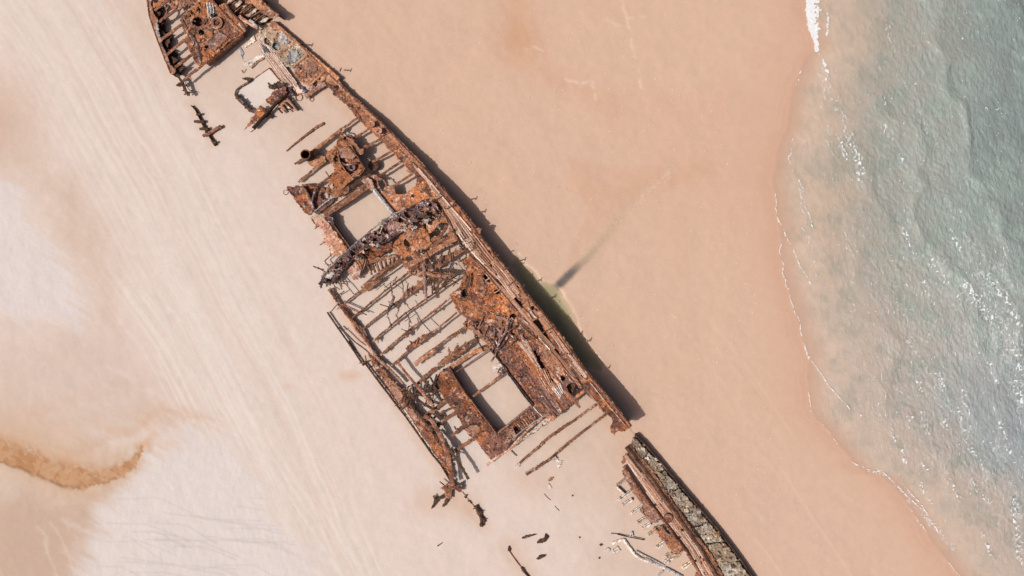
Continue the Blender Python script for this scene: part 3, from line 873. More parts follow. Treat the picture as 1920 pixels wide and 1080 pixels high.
def build_pool():
    P = np.array(POOL); x0, y0 = P.min(0) - 4; x1, y1 = P.max(0) + 4
    gx = np.arange(x0, x1, 1.6); gy = np.arange(y0, y1, 1.6)
    X, Y = np.meshgrid(gx, gy, indexing='ij')
    pd = polydist(X, Y, POOL) + (fbm(X / 14, Y / 14, 15, 4) - .5) * 5
    m_ = (pd < 0)[:-1, :-1]
    used = np.zeros(X.shape, bool)
    used[:-1, :-1] |= m_; used[1:, :-1] |= m_; used[:-1, 1:] |= m_; used[1:, 1:] |= m_
    ids = np.full(X.shape, -1); ids[used] = np.arange(used.sum())
    wx, wy = U(X, Y, 0)
    V = np.stack([wx, wy, 0 * X - .045 + (fbm(X / 6, Y / 6, 91, 2) - .5) * .006], -1)[used]
    F = np.stack([ids[:-1, :-1][m_], ids[:-1, 1:][m_], ids[1:, 1:][m_], ids[1:, :-1][m_]], -1)
    m, n, l, b = new_mat('pool_water')
    at = n.new('ShaderNodeAttribute'); at.attribute_name = 'tone'
    l.new(at.outputs['Color'], b.inputs['Base Color']); l.new(at.outputs['Alpha'], b.inputs['Alpha'])
    b.inputs['Roughness'].default_value = .08; b.inputs['IOR'].default_value = 1.33
    o = make_obj('tidal_pool_water', V, F, m, smooth=True)
    dp = sstep(16, 48, -pd)
    cc = np.stack([.2 - .15 * dp, .2 - .155 * dp, .095 - .065 * dp, .1 + .55 * dp + .12 * sstep(0, 16, -pd)], -1)
    a = o.data.color_attributes.new('tone', 'FLOAT_COLOR', 'POINT')
    a.data.foreach_set('color', cc[used].astype(np.float32).ravel())
    o['kind'] = 'structure'; o['label'] = 'narrow green tidal pool against the seaward hull side'


build_pool()

# ================================================================== THE WRECK
PXS = 20.0


def densify(poly, step=4):
    return poly


# ------------------------------------------------------------------ stern section, top left
stern = thing('shipwreck_stern_section', 'rusted stern deck with ribbed open side at the top left of the beach', 'shipwreck', 'broken sections of the wreck')
zst = zc(.95)


def zs_(off):
    return zc(.95 + off)


plate('deck_plate', Q(1, (300, -60), (680, -60), (740, 60), (820, 20), (870, 110), (905, 165), (1000, 235), (1005, 285), (970, 325), (860, 385), (740, 505), (640, 590), (600, 625), (535, 600), (500, 510),
                    (430, 400), (450, 345), (385, 190), (440, 110), (500, 60), (420, 40), (330, 90), (290, 60)), M['deck'], stern,
      holes=[(260 + 555 * .199, 205 * .199, 8.5), (260 + 592 * .199, 306 * .199, 5), (260 + 565 * .199, 100 * .199, 4), (260 + 512 * .199, 125 * .199, 2.5), (260 + 640 * .199, 440 * .199, 3.5), (260 + 520 * .199, 345 * .199, 3)],
      zf=zst, rough=.05, lump=.06, pin=.2, jag=1.8)
plate('deck_plate', Q(1, (800, 225), (850, 190), (960, 300), (900, 345), (860, 360), (790, 290)), M['orange'], stern, zf=zs_(.06), lump=.04, rough=.03)
plate('deck_plate', Q(1, (640, 395), (770, 300), (850, 355), (720, 480), (670, 450)), M['purple'], stern, zf=zs_(.09), rough=.03, th=.1)
plate('deck_plate', Q(1, (600, 330), (660, 290), (720, 260), (690, 340), (630, 380)), M['orange'], stern, zf=zs_(.05), rough=.03)
plate('deck_plate', Q(1, (430, 395), (470, 350), (600, 560), (590, 610), (540, 590)), M['orange'], stern, zf=zs_(.05), lump=.05)
for k in range(5):                                   # grey slats of a broken grating
    bar('grating_slat', Q(1, (640 + k * 13, 20 + k * 2), (650 + k * 14, 95), (655 + k * 12, 160 + k * 6)), 2.0, M['blue'] if k % 2 else M['drift'], stern, zf=zs_(.12), h=.05)
bar('deck_girder', Q(1, (665, -20), (740, 70), (800, 130), (900, 240), (985, 310)), 5, M['brown'], stern, zf=zs_(.14), h=.2)
bar('deck_girder', Q(1, (815, 45), (880, 130), (960, 210), (1010, 270)), 5, M['rail'], stern, zf=zs_(.16), h=.3)
bar('deck_girder', Q(1, (640, 600), (760, 500), (880, 395), (975, 325)), 3, M['rail'], stern, zf=zs_(.04), h=.5)
bar('deck_girder', Q(1, (400, 185), (470, 300), (520, 360), (560, 440), (580, 560)), 4, M['dark'], stern, zf=zs_(.1), h=.12)
wall('deck_edge_plate', Q(1, (640, 594), (760, 498), (880, 392), (985, 318)), M['hull'], stern, zt=zs_(-.03), zb=.15, jag=.05)


def inset(poly, k=.9):
    cx = sum(p[0] for p in poly) / len(poly); cy = sum(p[1] for p in poly) / len(poly)
    return [(cx + (x - cx) * k, cy + (y - cy) * k) for x, y in poly]


plate('hole_shade_plate', Q(1, (420, 120), (680, -40), (740, 70), (900, 240), (880, 330), (640, 550), (560, 560), (470, 380)), M['hull'], stern, zf=zc(.3), res=2.2, jag=3, rough=.08)  # dark sheet added below the stern deck so its holes look black
# windlass with its drum
w1 = drum('windlass_drum', *Q(1, (735, 215))[0], .95, 1.2, .5, M['brown'], stern, inner=.3, bottom=1.05)
drum('drum_hub', *Q(1, (735, 215))[0], .95, 1.17, .17, M['dark'], w1)
rod('drum_rim', [(Q(1, (735, 215))[0][0] + 10.5 * math.cos(a), Q(1, (735, 215))[0][1] + 10.5 * math.sin(a), 1.16) for a in np.linspace(0, 6.28, 20)], .05, M['pink'], w1, step=1)
rod('vent_pipe', [(*Q(1, (645, 380))[0], 1.2), (*Q(1, (685, 350))[0], 1.25)], .05, M['pale'], stern)
drum('vent_pipe', *Q(1, (505, 405))[0], .95, 1.15, .16, M['pale'], stern, inner=.09)
drum('vent_pipe', *Q(1, (690, 140))[0], .95, 1.25, .2, M['dark'], stern, inner=.12)
drum('vent_pipe', *Q(1, (610, 220))[0], .95, 1.12, .12, M['brown'], stern, inner=.07)
scatter('rust_scale', Q(1, (420, 50), (700, 0), (960, 280), (640, 560), (560, 580), (400, 190)), 260, M['deck'], stern, zf=zs_(.04), seed=1)
scatter('rust_scale', Q(1, (420, 50), (700, 0), (960, 280), (640, 560), (560, 580), (400, 190)), 40, M['dark'], stern, zf=zs_(.04), seed=2)
# ribbed open side
wall('hull_plate', Q(1, (72, -40), (85, 60), (102, 150), (130, 240), (160, 330), (200, 430), (245, 550), (285, 650), (310, 700)), M['hull'], stern, zt=zs_(-.05), zb=-.4, jag=.06)
plate('hull_stringer', Q(1, (72, -40), (125, -40), (120, 60), (150, 140), (185, 190), (175, 260), (195, 330), (222, 365), (215, 420), (250, 480), (275, 530), (290, 600), (345, 650), (350, 690), (300, 705), (245, 560), (200, 440), (160, 335), (130, 245), (100, 150), (85, 60)),
      M['pink'], stern, zf=zst, rough=.05, jag=1.6, pin=.22)
plate('hull_stringer', Q(1, (165, 210), (190, 240), (200, 340), (180, 350), (165, 290)), M['grey'], stern, zf=zs_(.05))
bar('hull_rail', Q(1, (70, -40), (98, 150), (160, 340), (245, 560), (300, 690)), 2.2, M['rail'], stern, zf=zs_(.05), h=.15)
ribs = [((150, 100), (250, 20), (330, -40)), ((190, 205), (300, 125), (430, 45)), ((215, 370), (310, 300), (400, 232)), ((262, 520), (350, 440), (432, 372)), ((345, 632), (420, 575), (495, 515)), ((410, 765), (500, 690), (590, 622))]
for r_ in ribs:
    beam('deck_beam', Q(1, *r_), 5.0, M['rail'], stern, zf=zs_(-.03), depth=.24, jag=.15, spikes=.2)
for a, b, c in (((120, 100), (215, 110), (170, 190)), ((140, 190), (265, 175), (215, 250)), ((185, 250), (270, 330), (205, 345)), ((205, 360), (300, 370), (280, 440)), ((235, 440), (320, 480), (265, 520)), ((265, 500), (365, 560), (330, 610)), ((320, 600), (435, 640), (370, 700))):
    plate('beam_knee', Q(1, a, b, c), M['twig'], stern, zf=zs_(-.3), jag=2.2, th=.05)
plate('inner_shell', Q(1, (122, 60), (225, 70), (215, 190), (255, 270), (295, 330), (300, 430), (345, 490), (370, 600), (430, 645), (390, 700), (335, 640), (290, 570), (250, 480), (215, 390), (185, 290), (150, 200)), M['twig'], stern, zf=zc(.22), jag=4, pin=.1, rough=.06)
rod('bent_frame', Q(1, (255, 60), (270, 110), (240, 170), (205, 210)), .09, M['rail'], stern, zf=zs_(-.05))
rod('bent_frame', Q(1, (300, 0), (290, 50), (260, 95)), .1, M['dark'], stern, zf=zs_(0))
plate('deck_plate', Q(1, (140, -40), (290, -40), (220, 30), (150, 80), (130, 60)), M['deck'], stern, zf=zs_(-.02), holes=[(260 + 160 * .199, 0, 5)], lump=.03)
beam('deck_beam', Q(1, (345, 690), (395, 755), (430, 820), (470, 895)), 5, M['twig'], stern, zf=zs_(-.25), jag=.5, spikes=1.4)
rod('bent_frame', Q(1, (355, 805), (385, 790), (425, 780)), .1, M['twig'], stern, zf=zs_(-.25))
rod('bent_frame', Q(1, (415, 855), (450, 835)), .07, M['twig'], stern, zf=zs_(-.3))
rod('bent_frame', Q(1, (430, 890), (480, 875)), .07, M['twig'], stern, zf=zs_(-.35))
plate('beam_knee', Q(1, (360, 790), (410, 770), (425, 800), (390, 815), (365, 815)), M['twig'], stern, zf=zs_(-.28))
rod('bent_rod', Q(1, (430, 700), (450, 740), (440, 790), (480, 850), (530, 870)), .03, M['twig'], stern, zf=zs_(-.6))
for p in ((345, 690), (395, 755), (455, 870)):       # stanchions that carry the overhanging end
    x_, y_ = Q(1, p)[0]
    rod('stanchion', [(x_, y_, .75), (x_ + 1, y_, -.3)], .07, M['twig'], stern)
for p in ((420, 200), (600, 560), (920, 300), (700, 100), (640, 320), (500, 480), (800, 400)):
    x_, y_ = Q(1, p)[0]
    rod('stanchion', [(x_, y_, .9), (x_, y_, -.3)], .1, M['hull'], stern)

# the side of the stern that still stands above the sea side, with its open cells
zr = zc(1.35)
plate('deck_plate', Q(14, (620, -120), (910, -120), (930, 30), (1000, 80), (1065, 150), (1120, 210), (1215, 230), (1240, 270), (1170, 330), (1120, 350), (1050, 330), (960, 270), (880, 200), (800, 130), (760, 60), (640, 90), (600, 20)), M['brown'], stern, zf=zr, lump=.05, pin=.18,
      holes=[(400 + 1060 * .099, 22, 4.5), (400 + 1140 * .099, 20, 3), (400 + 940 * .099, 6, 3)])
wall('hull_plate', Q(14, (900, -120), (935, 30), (1010, 80), (1120, 190), (1240, 265)), M['hull'], stern, zt=zc(1.4), zb=-.4, jag=.12)
plate('hull_plate', Q(14, (1120, 340), (1200, 250), (1250, 270), (1190, 330), (1130, 370)), M['pink'], stern, zf=zc(1.38))
for a, b in (((270, 95), (430, -40)), ((370, 255), (545, 110)), ((500, 250), (760, 60)), ((560, 250), (735, 110)), ((690, 330), (900, 200)), ((790, 390), (960, 270))):
    beam('deck_beam', Q(14, a, b), 1.9, M['rail'], stern, zf=zc(.8), depth=.3, spikes=.2)
beam('deck_beam', Q(14, (240, 60), (300, 180), (390, 290), (520, 400), (640, 500)), 4, M['brown'], stern, zf=zc(.98), depth=.3)
bar('deck_girder', Q(14, (480, 300), (560, 370), (700, 450), (840, 520)), 6, M['pink'], stern, zf=zc(1.0), h=.2, knots=.4)
bar('deck_girder', Q(14, (680, 370), (760, 430), (830, 510)), 4, M['grey'], stern, zf=zc(1.06), h=.15)
bar('deck_girder', Q(14, (480, 440), (540, 520), (600, 590)), 4, M['pink'], stern, zf=zc(1.12), h=.15)
plate('cell_plate', Q(14, (285, 95), (460, -30), (560, 40), (380, 210)), M['pale'], stern, zf=zc(.42), jag=.6)
plate('cell_plate', Q(14, (515, 150), (600, 85), (640, 110), (550, 190)), M['pale'], stern, zf=zc(.4), jag=.8)
plate('cell_plate', Q(14, (575, 235), (720, 110), (830, 170), (810, 210), (660, 330)), M['pale'], stern, zf=zc(.42), jag=.8, holes=[(400 + 655 * .099, 20, 1.6)])
plate('cell_plate', Q(14, (735, 315), (900, 205), (935, 240), (780, 365)), M['pale'], stern, zf=zc(.42), jag=.8, holes=[(400 + 810 * .099, 30, 1.6)])
plate('cell_plate', Q(14, (815, 395), (960, 275), (1050, 340), (1000, 400), (870, 440)), M['pale'], stern, zf=zc(.42), jag=1, pin=.15)
plate('bottom_plate', Q(14, (230, 80), (620, -60), (1100, 340), (1050, 420), (900, 470), (700, 420), (420, 290)), M['hull'], stern, zf=zc(.2), jag=2)
plate('bottom_plate', Q(14, (0, -60), (240, -60), (240, 60), (110, 165), (40, 110)), M['hull'], stern, zf=zc(.1))

# ------------------------------------------------------------------ main hull
hull = thing('shipwreck_hull', 'long rusted steamer hull with open hatches lying diagonally across the beach', 'shipwreck', 'broken sections of the wreck')

# starboard shell, in plates butted along the side
for i in range(len(SB) - 1):
    if i == 0:
        continue
    a, b = SB[i], SB[i + 1]
    n_ = 2 if i > 4 else 1
    for k in range(n_):
        p = [(a[0] + (b[0] - a[0]) * (k + f) / n_, a[1] + (b[1] - a[1]) * (k + f) / n_) for f in (0, .5, 1)]
        wall('hull_plate', p, M['hull'], hull, zt=zd(.02 if (i + k) % 2 else -.015), zb=-.6, jag=.07, dent=.06, lean=.03 * ((i + k) % 2), rows=8)
for i in range(3, 40):                                # frames inside the shell
    f = i / 40
    u_ = SBu[1] + (SBu[-1] - SBu[1]) * f
    x_ = np.interp(u_, SBu, SBA[:, 0]); y_ = np.interp(u_, SBu, SBA[:, 1]); z_ = np.interp(u_, SBu, SBA[:, 2])
    if z_ < .8:
        continue
    rod('hull_frame', [(x_ - 4, y_ + 3, z_ - .1), (x_ - 5, y_ + 4, z_ * .5), (x_ - 8, y_ + 6, -.3)], .06, M['hull'], hull)

# --- pale forward strip of tank tops
plate('strip_plate', Q(1, (1240, 195), (1290, 205), (1480, 370), (1700, 560), (1900, 735), (1860, 770), (1790, 700), (1740, 650), (1600, 500), (1480, 400), (1330, 290), (1230, 250)), M['brown'], hull, zf=zd(.05), jag=1.2, lump=.03)
plate('tank_top', Q(1, (1140, 280), (1240, 235), (1330, 290), (1480, 395), (1310, 515), (1190, 430), (1105, 330)), M['pale'], hull, zf=zd(0), rough=.04, lump=.05, pin=.2,
      holes=[(260 + 1300 * .199, 435 * .199, 8.5)])
plate('tank_top', Q(1, (1330, 300), (1400, 330), (1410, 400), (1370, 420), (1320, 380)), M['grey'], hull, zf=zd(.05), lump=.05)
plate('tank_top', Q(1, (1310, 520), (1490, 395), (1600, 500), (1580, 530), (1450, 640), (1380, 600)), M['pale'], hull, zf=zd(.01), rough=.04, lump=.05, pin=.16)
plate('tank_top', Q(1, (1300, 525), (1340, 500), (1430, 590), (1430, 640), (1380, 620)), M['barnacle'], hull, zf=zd(.04), lump=.03)
plate('tank_top', Q(1, (1455, 640), (1600, 515), (1700, 590), (1760, 665), (1680, 740), (1600, 800), (1520, 770), (1470, 700)), M['deck'], hull, zf=zd(.02), rough=.05, lump=.06, pin=.15, holes=[(260 + 1525 * .199, 640 * .199, 4.5), (260 + 1440 * .199, 670 * .199, 2.2)])
tk = drum('tank_lid', *Q(1, (1462, 525))[0], .2, .5, .62, M['blue'], hull, wob=.5)
plate('lid_plate', Q(1, (1440, 480), (1490, 470), (1510, 520), (1480, 570), (1450, 560)), M['grey'], tk, zf=zc(.53), jag=2)
tk = drum('tank_lid', *Q(1, (1530, 690))[0], .2, .46, .6, M['purple'], hull, inner=.42, bottom=.3, wob=.45)
tk = drum('tank_lid', *Q(1, (1645, 620))[0], .2, .5, .55, M['purple'], hull, wob=.5)
drum('tank_lid', *Q(1, (1300, 440))[0], .05, .3, .5, M['blue'], hull, inner=.35, bottom=.12, wob=.2)
rod('tank_rim', Q(1, (1195, 360), (1185, 385), (1200, 410), (1225, 418)), .1, M['twig'], hull, zf=zd(.06))
for a, b in (((1310, 515), (1490, 392)), ((1455, 640), (1600, 510)), ((1610, 800), (1760, 668))):
    bar('tank_frame', Q(1, a, b), 3, M['brown'], hull, off=.09, h=.15, knots=.4)
scatter('rust_scale', Q(1, (1140, 280), (1260, 230), (1700, 590), (1740, 680), (1600, 800), (1300, 520), (1110, 340)), 170, M['pale'], hull, zf=zd(.03), seed=5)
scatter('rust_scale', Q(1, (1140, 280), (1260, 230), (1700, 590), (1740, 680), (1600, 800), (1300, 520), (1110, 340)), 110, M['brown'], hull, zf=zd(.03), seed=6)
# bleached walkway planks on its inner side
for k in range(7):
    o_ = k * 15
    bar('walkway_plank', Q(1, (1098 + o_ * .9, 392 - o_ * .35), (1180 + o_ * .85, 520 - o_ * .5), (1300 + o_, 700 - o_ * .5), (1395 + o_ + (k % 3) * 25, 810 - o_ * .3 + (k % 3) * 25)), 2.4, M['bleach'] if k % 3 else M['timber'], hull, zf=zd(.03 + .02 * (k % 2)), h=.08, wob=.35)
plate('walkway_edge', Q(1, (1120, 380), (1150, 400), (1330, 600), (1480, 800), (1560, 870), (1500, 880), (1420, 820), (1240, 600)), M['bleach'], hull, zf=zd(-.03), jag=2.2, pin=.25)
plate('walkway_plate', Q(1, (985, 590), (1050, 560), (1180, 500), (1190, 530), (1080, 600), (1030, 640)), M['drift'], hull, zf=zc(.06), jag=1.8, pin=.25)
plate('walkway_plate', Q(1, (930, 450), (960, 440), (990, 490), (975, 560), (950, 500)), M['grey'], hull, zf=zc(.05), jag=1)
plate('walkway_plate', Q(1, (995, 440), (1080, 330), (1110, 380), (1060, 410), (1010, 450)), M['pale'], hull, zf=zc(.08), jag=1.4, pin=.2)
plate('walkway_plate', Q(1, (1140, 400), (1200, 440), (1240, 500), (1190, 500)), M['blue'], hull, zf=zd(.07), jag=1.4)
bar('walkway_frame', Q(1, (1060, 640), (1120, 580), (1180, 545)), 3, M['purple'], hull, zf=zc(.12), knots=.4)
bar('walkway_frame', Q(1, (965, 660), (985, 690), (1010, 650)), 2, M['pale'], hull, zf=zc(.06), knots=.5)
bar('fallen_girder', Q(1, (1568, 910), (1650, 850), (1760, 785)), 8, M['purple'], hull, zf=zc(.55), h=.22, wob=.12)
plate('tank_top', Q(1, (1490, 820), (1530, 810), (1590, 860), (1560, 880), (1510, 860)), M['blue'], hull, zf=zc(.28))
plate('tank_top', Q(1, (1620, 780), (1640, 770), (1700, 750), (1760, 680), (1770, 720), (1740, 760), (1680, 800), (1650, 820)), M['brown'], hull, zf=zd(.0), holes=[(260 + 1665 * .199, 785 * .199, 6)], jag=2)
plate('tank_top', Q(1, (1590, 800), (1640, 780), (1640, 820), (1600, 840)), M['purple'], hull, zf=zd(.03))

# --- starboard walkway strip, rust brown
plate('strip_plate', Q(2, (940, 160), (975, 145), (1010, 195), (1230, 410), (1470, 632), (1700, 862), (1900, 1062), (1860, 1100), (1750, 1080), (1640, 980), (1545, 905), (1450, 785), (1340, 690), (1270, 610), (1220, 570), (1190, 520), (1150, 470), (1060, 400), (1010, 330), (950, 290), (960, 230)),
      M['brown'], hull, holes=[(420 + 975 * .199, 100 + 175 * .199, 5), (420 + 1065 * .199, 100 + 320 * .199, 4)], zf=zd(.0), rough=.03, lump=.04, jag=1.8, pin=.1)
plate('strip_plate', Q(2, (950, 280), (990, 280), (1100, 370), (1190, 470), (1280, 590), (1340, 690), (1230, 580), (1150, 480), (1050, 400)), M['orange'], hull, zf=zd(.03), jag=2, pin=.15)
bar('strip_stringer', Q(2, (1000, 230), (1120, 330), (1300, 500), (1480, 670)), 3, M['pink'], hull, off=.07, h=.1, knots=.2)
bar('strip_edge_rail', [(a[0] - 2.5, a[1] + 2) for a in SB[2:]], 3.6, M['rail'], hull, off=.11, h=.16, wob=.3)
for p in ((1098, 292), (1158, 350), (1248, 450), (1395, 575), (1265, 515)):
    drum('deck_fitting', *Q(2, p)[0], .4, float(zdeck(*Q(2, p)[0])) + .1, .14, M['dark'], hull, inner=.09)
for p in ((888, 112), (957, 175)):                     # a pair of mooring bollards
    x_, y_ = Q(3, p)[0]
    zz = float(zdeck(x_, y_))
    b_ = drum('bollard', x_, y_, zz - .05, zz + .62, .24, M['purple'], hull, inner=.13)
    drum('bollard_cap', x_, y_, zz + .5, zz + .66, .29, M['pink'], b_, inner=.15)
plate('bollard_bed', Q(3, (850, 100), (890, 80), (1010, 180), (1000, 220), (940, 210)), M['brown'], hull, zf=zd(.08), jag=1)
rod('bed_frame', Q(3, (960, 245), (1015, 210)), .06, M['orange'], hull, off=.1)
plate('strip_plate', Q(3, (1040, 330), (1110, 300), (1320, 520), (1500, 640), (1520, 660), (1700, 862), (1880, 1080), (1700, 1080), (1560, 930), (1430, 800), (1300, 690), (1320, 610), (1230, 540), (1170, 470), (1080, 370)), M['orange'], hull, zf=zd(.02), lump=.03, rough=.03, pin=.08,
      holes=[(520 + 1240 * .199, 210 + 460 * .199, 2.6), (520 + 1415 * .199, 210 + 690 * .199, 2.6)])
plate('strip_plate', Q(6, (300, -60), (520, -60), (500, 0), (640, 190), (750, 300), (850, 450), (960, 575), (1100, 745), (1260, 935), (1380, 1075), (1330, 1090), (1180, 950), (1060, 800), (960, 690), (900, 640), (720, 420), (560, 210), (420, 20)), M['brown'], hull, zf=zd(.01), pin=.12, lump=.04,
      holes=[(800 + q[0] * .199, 440 + q[1] * .199, q[2]) for q in ((595, 150, 2.2), (610, 160, 2.5), (860, 490, 2.6), (940, 540, 2.8), (1040, 700, 3), (1100, 775, 2.6), (1140, 830, 2.8), (1000, 690, 3.2))])
plate('strip_plate', Q(8, (740, 0), (790, 30), (900, 200), (1070, 430), (1250, 650), (1430, 870), (1535, 1005), (1490, 1030), (1440, 1050), (1395, 1045), (1370, 1085), (1335, 1060), (1330, 1010), (1350, 960), (1330, 910), (1285, 880), (1230, 830), (1160, 730), (1090, 660), (1070, 600), (1000, 520), (900, 400), (760, 180), (690, 60)), M['orange'], hull, zf=zd(.01), pin=.08, lump=.035,
      holes=[(880 + q[0] * .199, 600 + q[1] * .199, q[2]) for q in ((925, 262, 2.2), (1015, 380, 2), (1240, 660, 2.3), (1290, 715, 2.5), (1330, 780, 2.5), (905, 220, 2), (970, 320, 2))])
bar('strip_ridge', Q(8, (1140, 590), (1220, 690), (1300, 790), (1400, 910), (1470, 990)), 2.2, M['pink'], hull, off=.12, h=.15)
bar('strip_ridge', Q(8, (1110, 670), (1160, 730), (1220, 800), (1275, 885)), 2.6, M['pink'], hull, off=.1, h=.15)
bar('strip_ridge', Q(8, (1190, 600), (1300, 740), (1400, 860), (1500, 1000)), 4, M['hull'], hull, off=.07, h=.12, knots=.4)

# --- laid timbers along the starboard side, plank by plank
TL = Q(3, (1265, 490), (1400, 640)) + Q(4, (1290, 130), (1350, 240), (1430, 370), (1520, 545), (1640, 690), (1780, 830), (1905, 955)) + Q(6, (800, 590), (905, 685))
TR = Q(3, (1285, 480), (1460, 680)) + Q(4, (1340, 120), (1440, 240), (1560, 370), (1680, 510), (1780, 650), (1880, 780)) + Q(6, (640, 220), (740, 330), (830, 460), (950, 645))


def band(L_, R_, n, f0=0., f1=1., seed=0, mats=('timber', 'timber_red', 'timber', 'timber_red'), off=.14, w=None, nm='plank', segs=3):
    A, _ = resample(L_, 2.0); B, _ = resample(R_, 2.0)
    m_ = 60
    A = np.stack([np.interp(np.linspace(0, 1, m_), np.linspace(0, 1, len(A)), A[:, k]) for k in (0, 1)], 1)
    B = np.stack([np.interp(np.linspace(0, 1, m_), np.linspace(0, 1, len(B)), B[:, k]) for k in (0, 1)], 1)
    r = np.random.default_rng(seed + 50)
    for i in range(n):
        f = (i + .5) / n
        line = A * (1 - f) + B * f
        cuts = np.sort(np.concatenate([[f0 + r.random() * .05], f0 + (f1 - f0) * (np.arange(1, segs) + (r.random(segs - 1) - .5) * .6) / segs, [f1 - r.random() * .06]]))
        wd = np.mean(np.hypot(*(A - B).T)) / n
        for c0, c1 in zip(cuts[:-1], cuts[1:]):
            s_ = line[int(c0 * (m_ - 1)):max(int(c1 * (m_ - 1)), int(c0 * (m_ - 1)) + 3)]
            if len(s_) < 3 or r.random() < .05:
                continue
            bar(nm, [tuple(p) for p in s_], wd * .92, M[mats[int(r.random() * len(mats))]], hull if nm != 'fragment_plank' else frag, off=off + (r.random() - .5) * .05, h=.1, wob=.16, zf=zd() if nm != 'fragment_plank' else zfr)


band(TL, TR, 6, seed=1, segs=4)
TL2 = Q(6, (1045, 785), (1120, 890), (1240, 1060)) + Q(8, (850, 290), (960, 430), (1030, 520), (1080, 570))
TR2 = Q(6, (1085, 760), (1180, 880), (1310, 1060)) + Q(8, (960, 330), (1040, 430), (1100, 510), (1120, 560))
band(TL2, TR2, 5, seed=2, segs=3)
# the break in the timbers with its socket
plate('socket_plate', Q(6, (905, 660), (950, 620), (1000, 700), (1045, 770), (1040, 800), (1000, 810), (950, 760)), M['brown'], hull, zf=zd(.1), jag=1, holes=[Q(6, (960, 640), (985, 640), (1035, 750), (1030, 775), (1000, 740))])
bar('socket_rim', Q(6, (955, 685), (990, 740), (1030, 785)), 3, M['drift'], hull, off=.18)
rod('socket_ring', Q(6, (905, 690), (930, 720), (955, 740), (975, 775), (1000, 805), (1045, 780)), .1, M['brown'], hull, off=.15)
# iron straps across the timbers
for a, b in (((1390, 262), (1480, 215)), ((1560, 690), (1650, 640)), ((1290, 180), (1350, 140))):
    bar('iron_strap', Q(4, a, b), 2.0, M['hull'], hull, off=.22, h=.06)
for a, b in (((770, 480), (850, 420)), ((1090, 925), (1190, 875)), ((730, 330), (780, 310)), ((620, 215), (680, 190))):
    bar('iron_strap', Q(6, a, b), 2.0, M['hull'], hull, off=.22, h=.06)
# stringer beside the slot
bar('stringer', Q(4, (1310, 165), (1400, 330), (1500, 545), (1570, 640), (1700, 760), (1905, 985)), 3.4, M['hull'], hull, off=.1, h=.3, wob=.15)
bar('stringer', Q(6, (440, 190), (560, 330), (700, 500), (870, 690), (960, 800), (1080, 950), (1200, 1080)), 8, M['timber_red'], hull, off=.06, h=.2, wob=.15)
bar('stringer', Q(6, (400, 190), (540, 345), (690, 530), (850, 720)), 3, M['rail'], hull, off=.14, h=.25)
bar('stringer', Q(8, (500, 0), (600, 80), (760, 260), (880, 400), (1000, 560)), 7, M['timber_red'], hull, off=.08, h=.25, wob=.15)
bar('stringer', Q(8, (490, 60), (560, 130), (680, 200), (800, 330), (940, 510), (1010, 560), (1062, 640)), 3, M['rail'], hull, off=.14, h=.25)
bar('stringer', Q(8, (655, 165), (760, 280)), 2.2, M['drift'], hull, off=.2)
bar('stringer', Q(8, (510, 0), (555, 40)), 2, M['drift'], hull, off=.2)
# upright stanchions on the rail, seen mostly by their shadows
for (x_, y_, h_) in ((640, 130, .55), (566, 82, .6), (854, 378, .9), (876, 402, .6), (948, 497, .9), (984, 535, .5), (1060, 640, .5), (1075, 655, .6), (1005, 570, .7), (1112, 708, .4)):
    z_ = float(zdeck(x_, y_))
    st_ = rod('stanchion', [(x_ - 2, y_ + 1, z_ - .1), (x_ - 1.5, y_ + 1, z_ + h_)], .06, M['hull'], hull)
    rod('stanchion_arm', [(x_ - 2.5, y_ + 4, z_ + h_ * .95), (x_, y_ - 3, z_ + h_)], .05, M['hull'], st_)

# --- amidships: cross beams between the walkway strip and the machinery platform
for p in (((330, 385), (600, 165), (680, 110), (765, 45)), ((705, 262), (790, 205), (865, 155)), ((820, 345), (900, 290), (985, 245)), ((895, 470), (990, 420), (1085, 360)), ((955, 610), (1060, 535), (1180, 458)), ((1085, 705), (1170, 645), (1275, 580)),
          ((200, 662), (340, 542), (460, 460)), ((165, 492), (255, 432)), ((370, 702), (450, 640), (530, 585))):
    beam('deck_beam', Q(3, *p), 4.4, M['beam'], hull, zf=zd(-.03), depth=.22, jag=.22, spikes=.25)
for q_ in (((590, 175), (640, 130), (690, 105), (640, 150), (612, 200)), ((765, 40), (800, 70), (820, 130), (868, 158), (890, 120), (820, 30)), ((865, 155), (915, 185), (920, 225), (985, 248), (985, 215), (920, 150)), ((985, 245), (1025, 285), (1030, 340), (1085, 364), (1070, 310), (1010, 240)),
           ((1085, 362), (1130, 405), (1125, 445), (1182, 462), (1160, 400), (1100, 340)), ((1180, 458), (1225, 505), (1215, 560), (1278, 584), (1280, 530), (1220, 460)), ((700, 262), (730, 262), (745, 240), (720, 235)), ((815, 350), (850, 335), (845, 310), (810, 320))):
    plate('deck_remnant', Q(3, *q_), M['brown'], hull, zf=zd(-.015), jag=1.0)
bar('deck_beam', Q(3, (310, 385), (450, 280), (600, 165)), 6, M['brown'], hull, off=.03, h=.2)
plate('deck_plate', Q(3, (250, 430), (320, 400), (340, 360), (400, 340), (370, 400), (450, 420), (440, 470), (360, 520), (300, 500)), M['brown'], hull, zf=zd(-.02))
plate('hole_shade_plate', Q(3, (520, 400), (620, 300), (720, 360), (780, 520), (700, 600), (600, 700), (530, 700), (540, 560)), M['hull'], hull, zf=zd(-.35), res=2.2, jag=3, rough=.1)  # added dark sheet: shade seen through the platform's holes
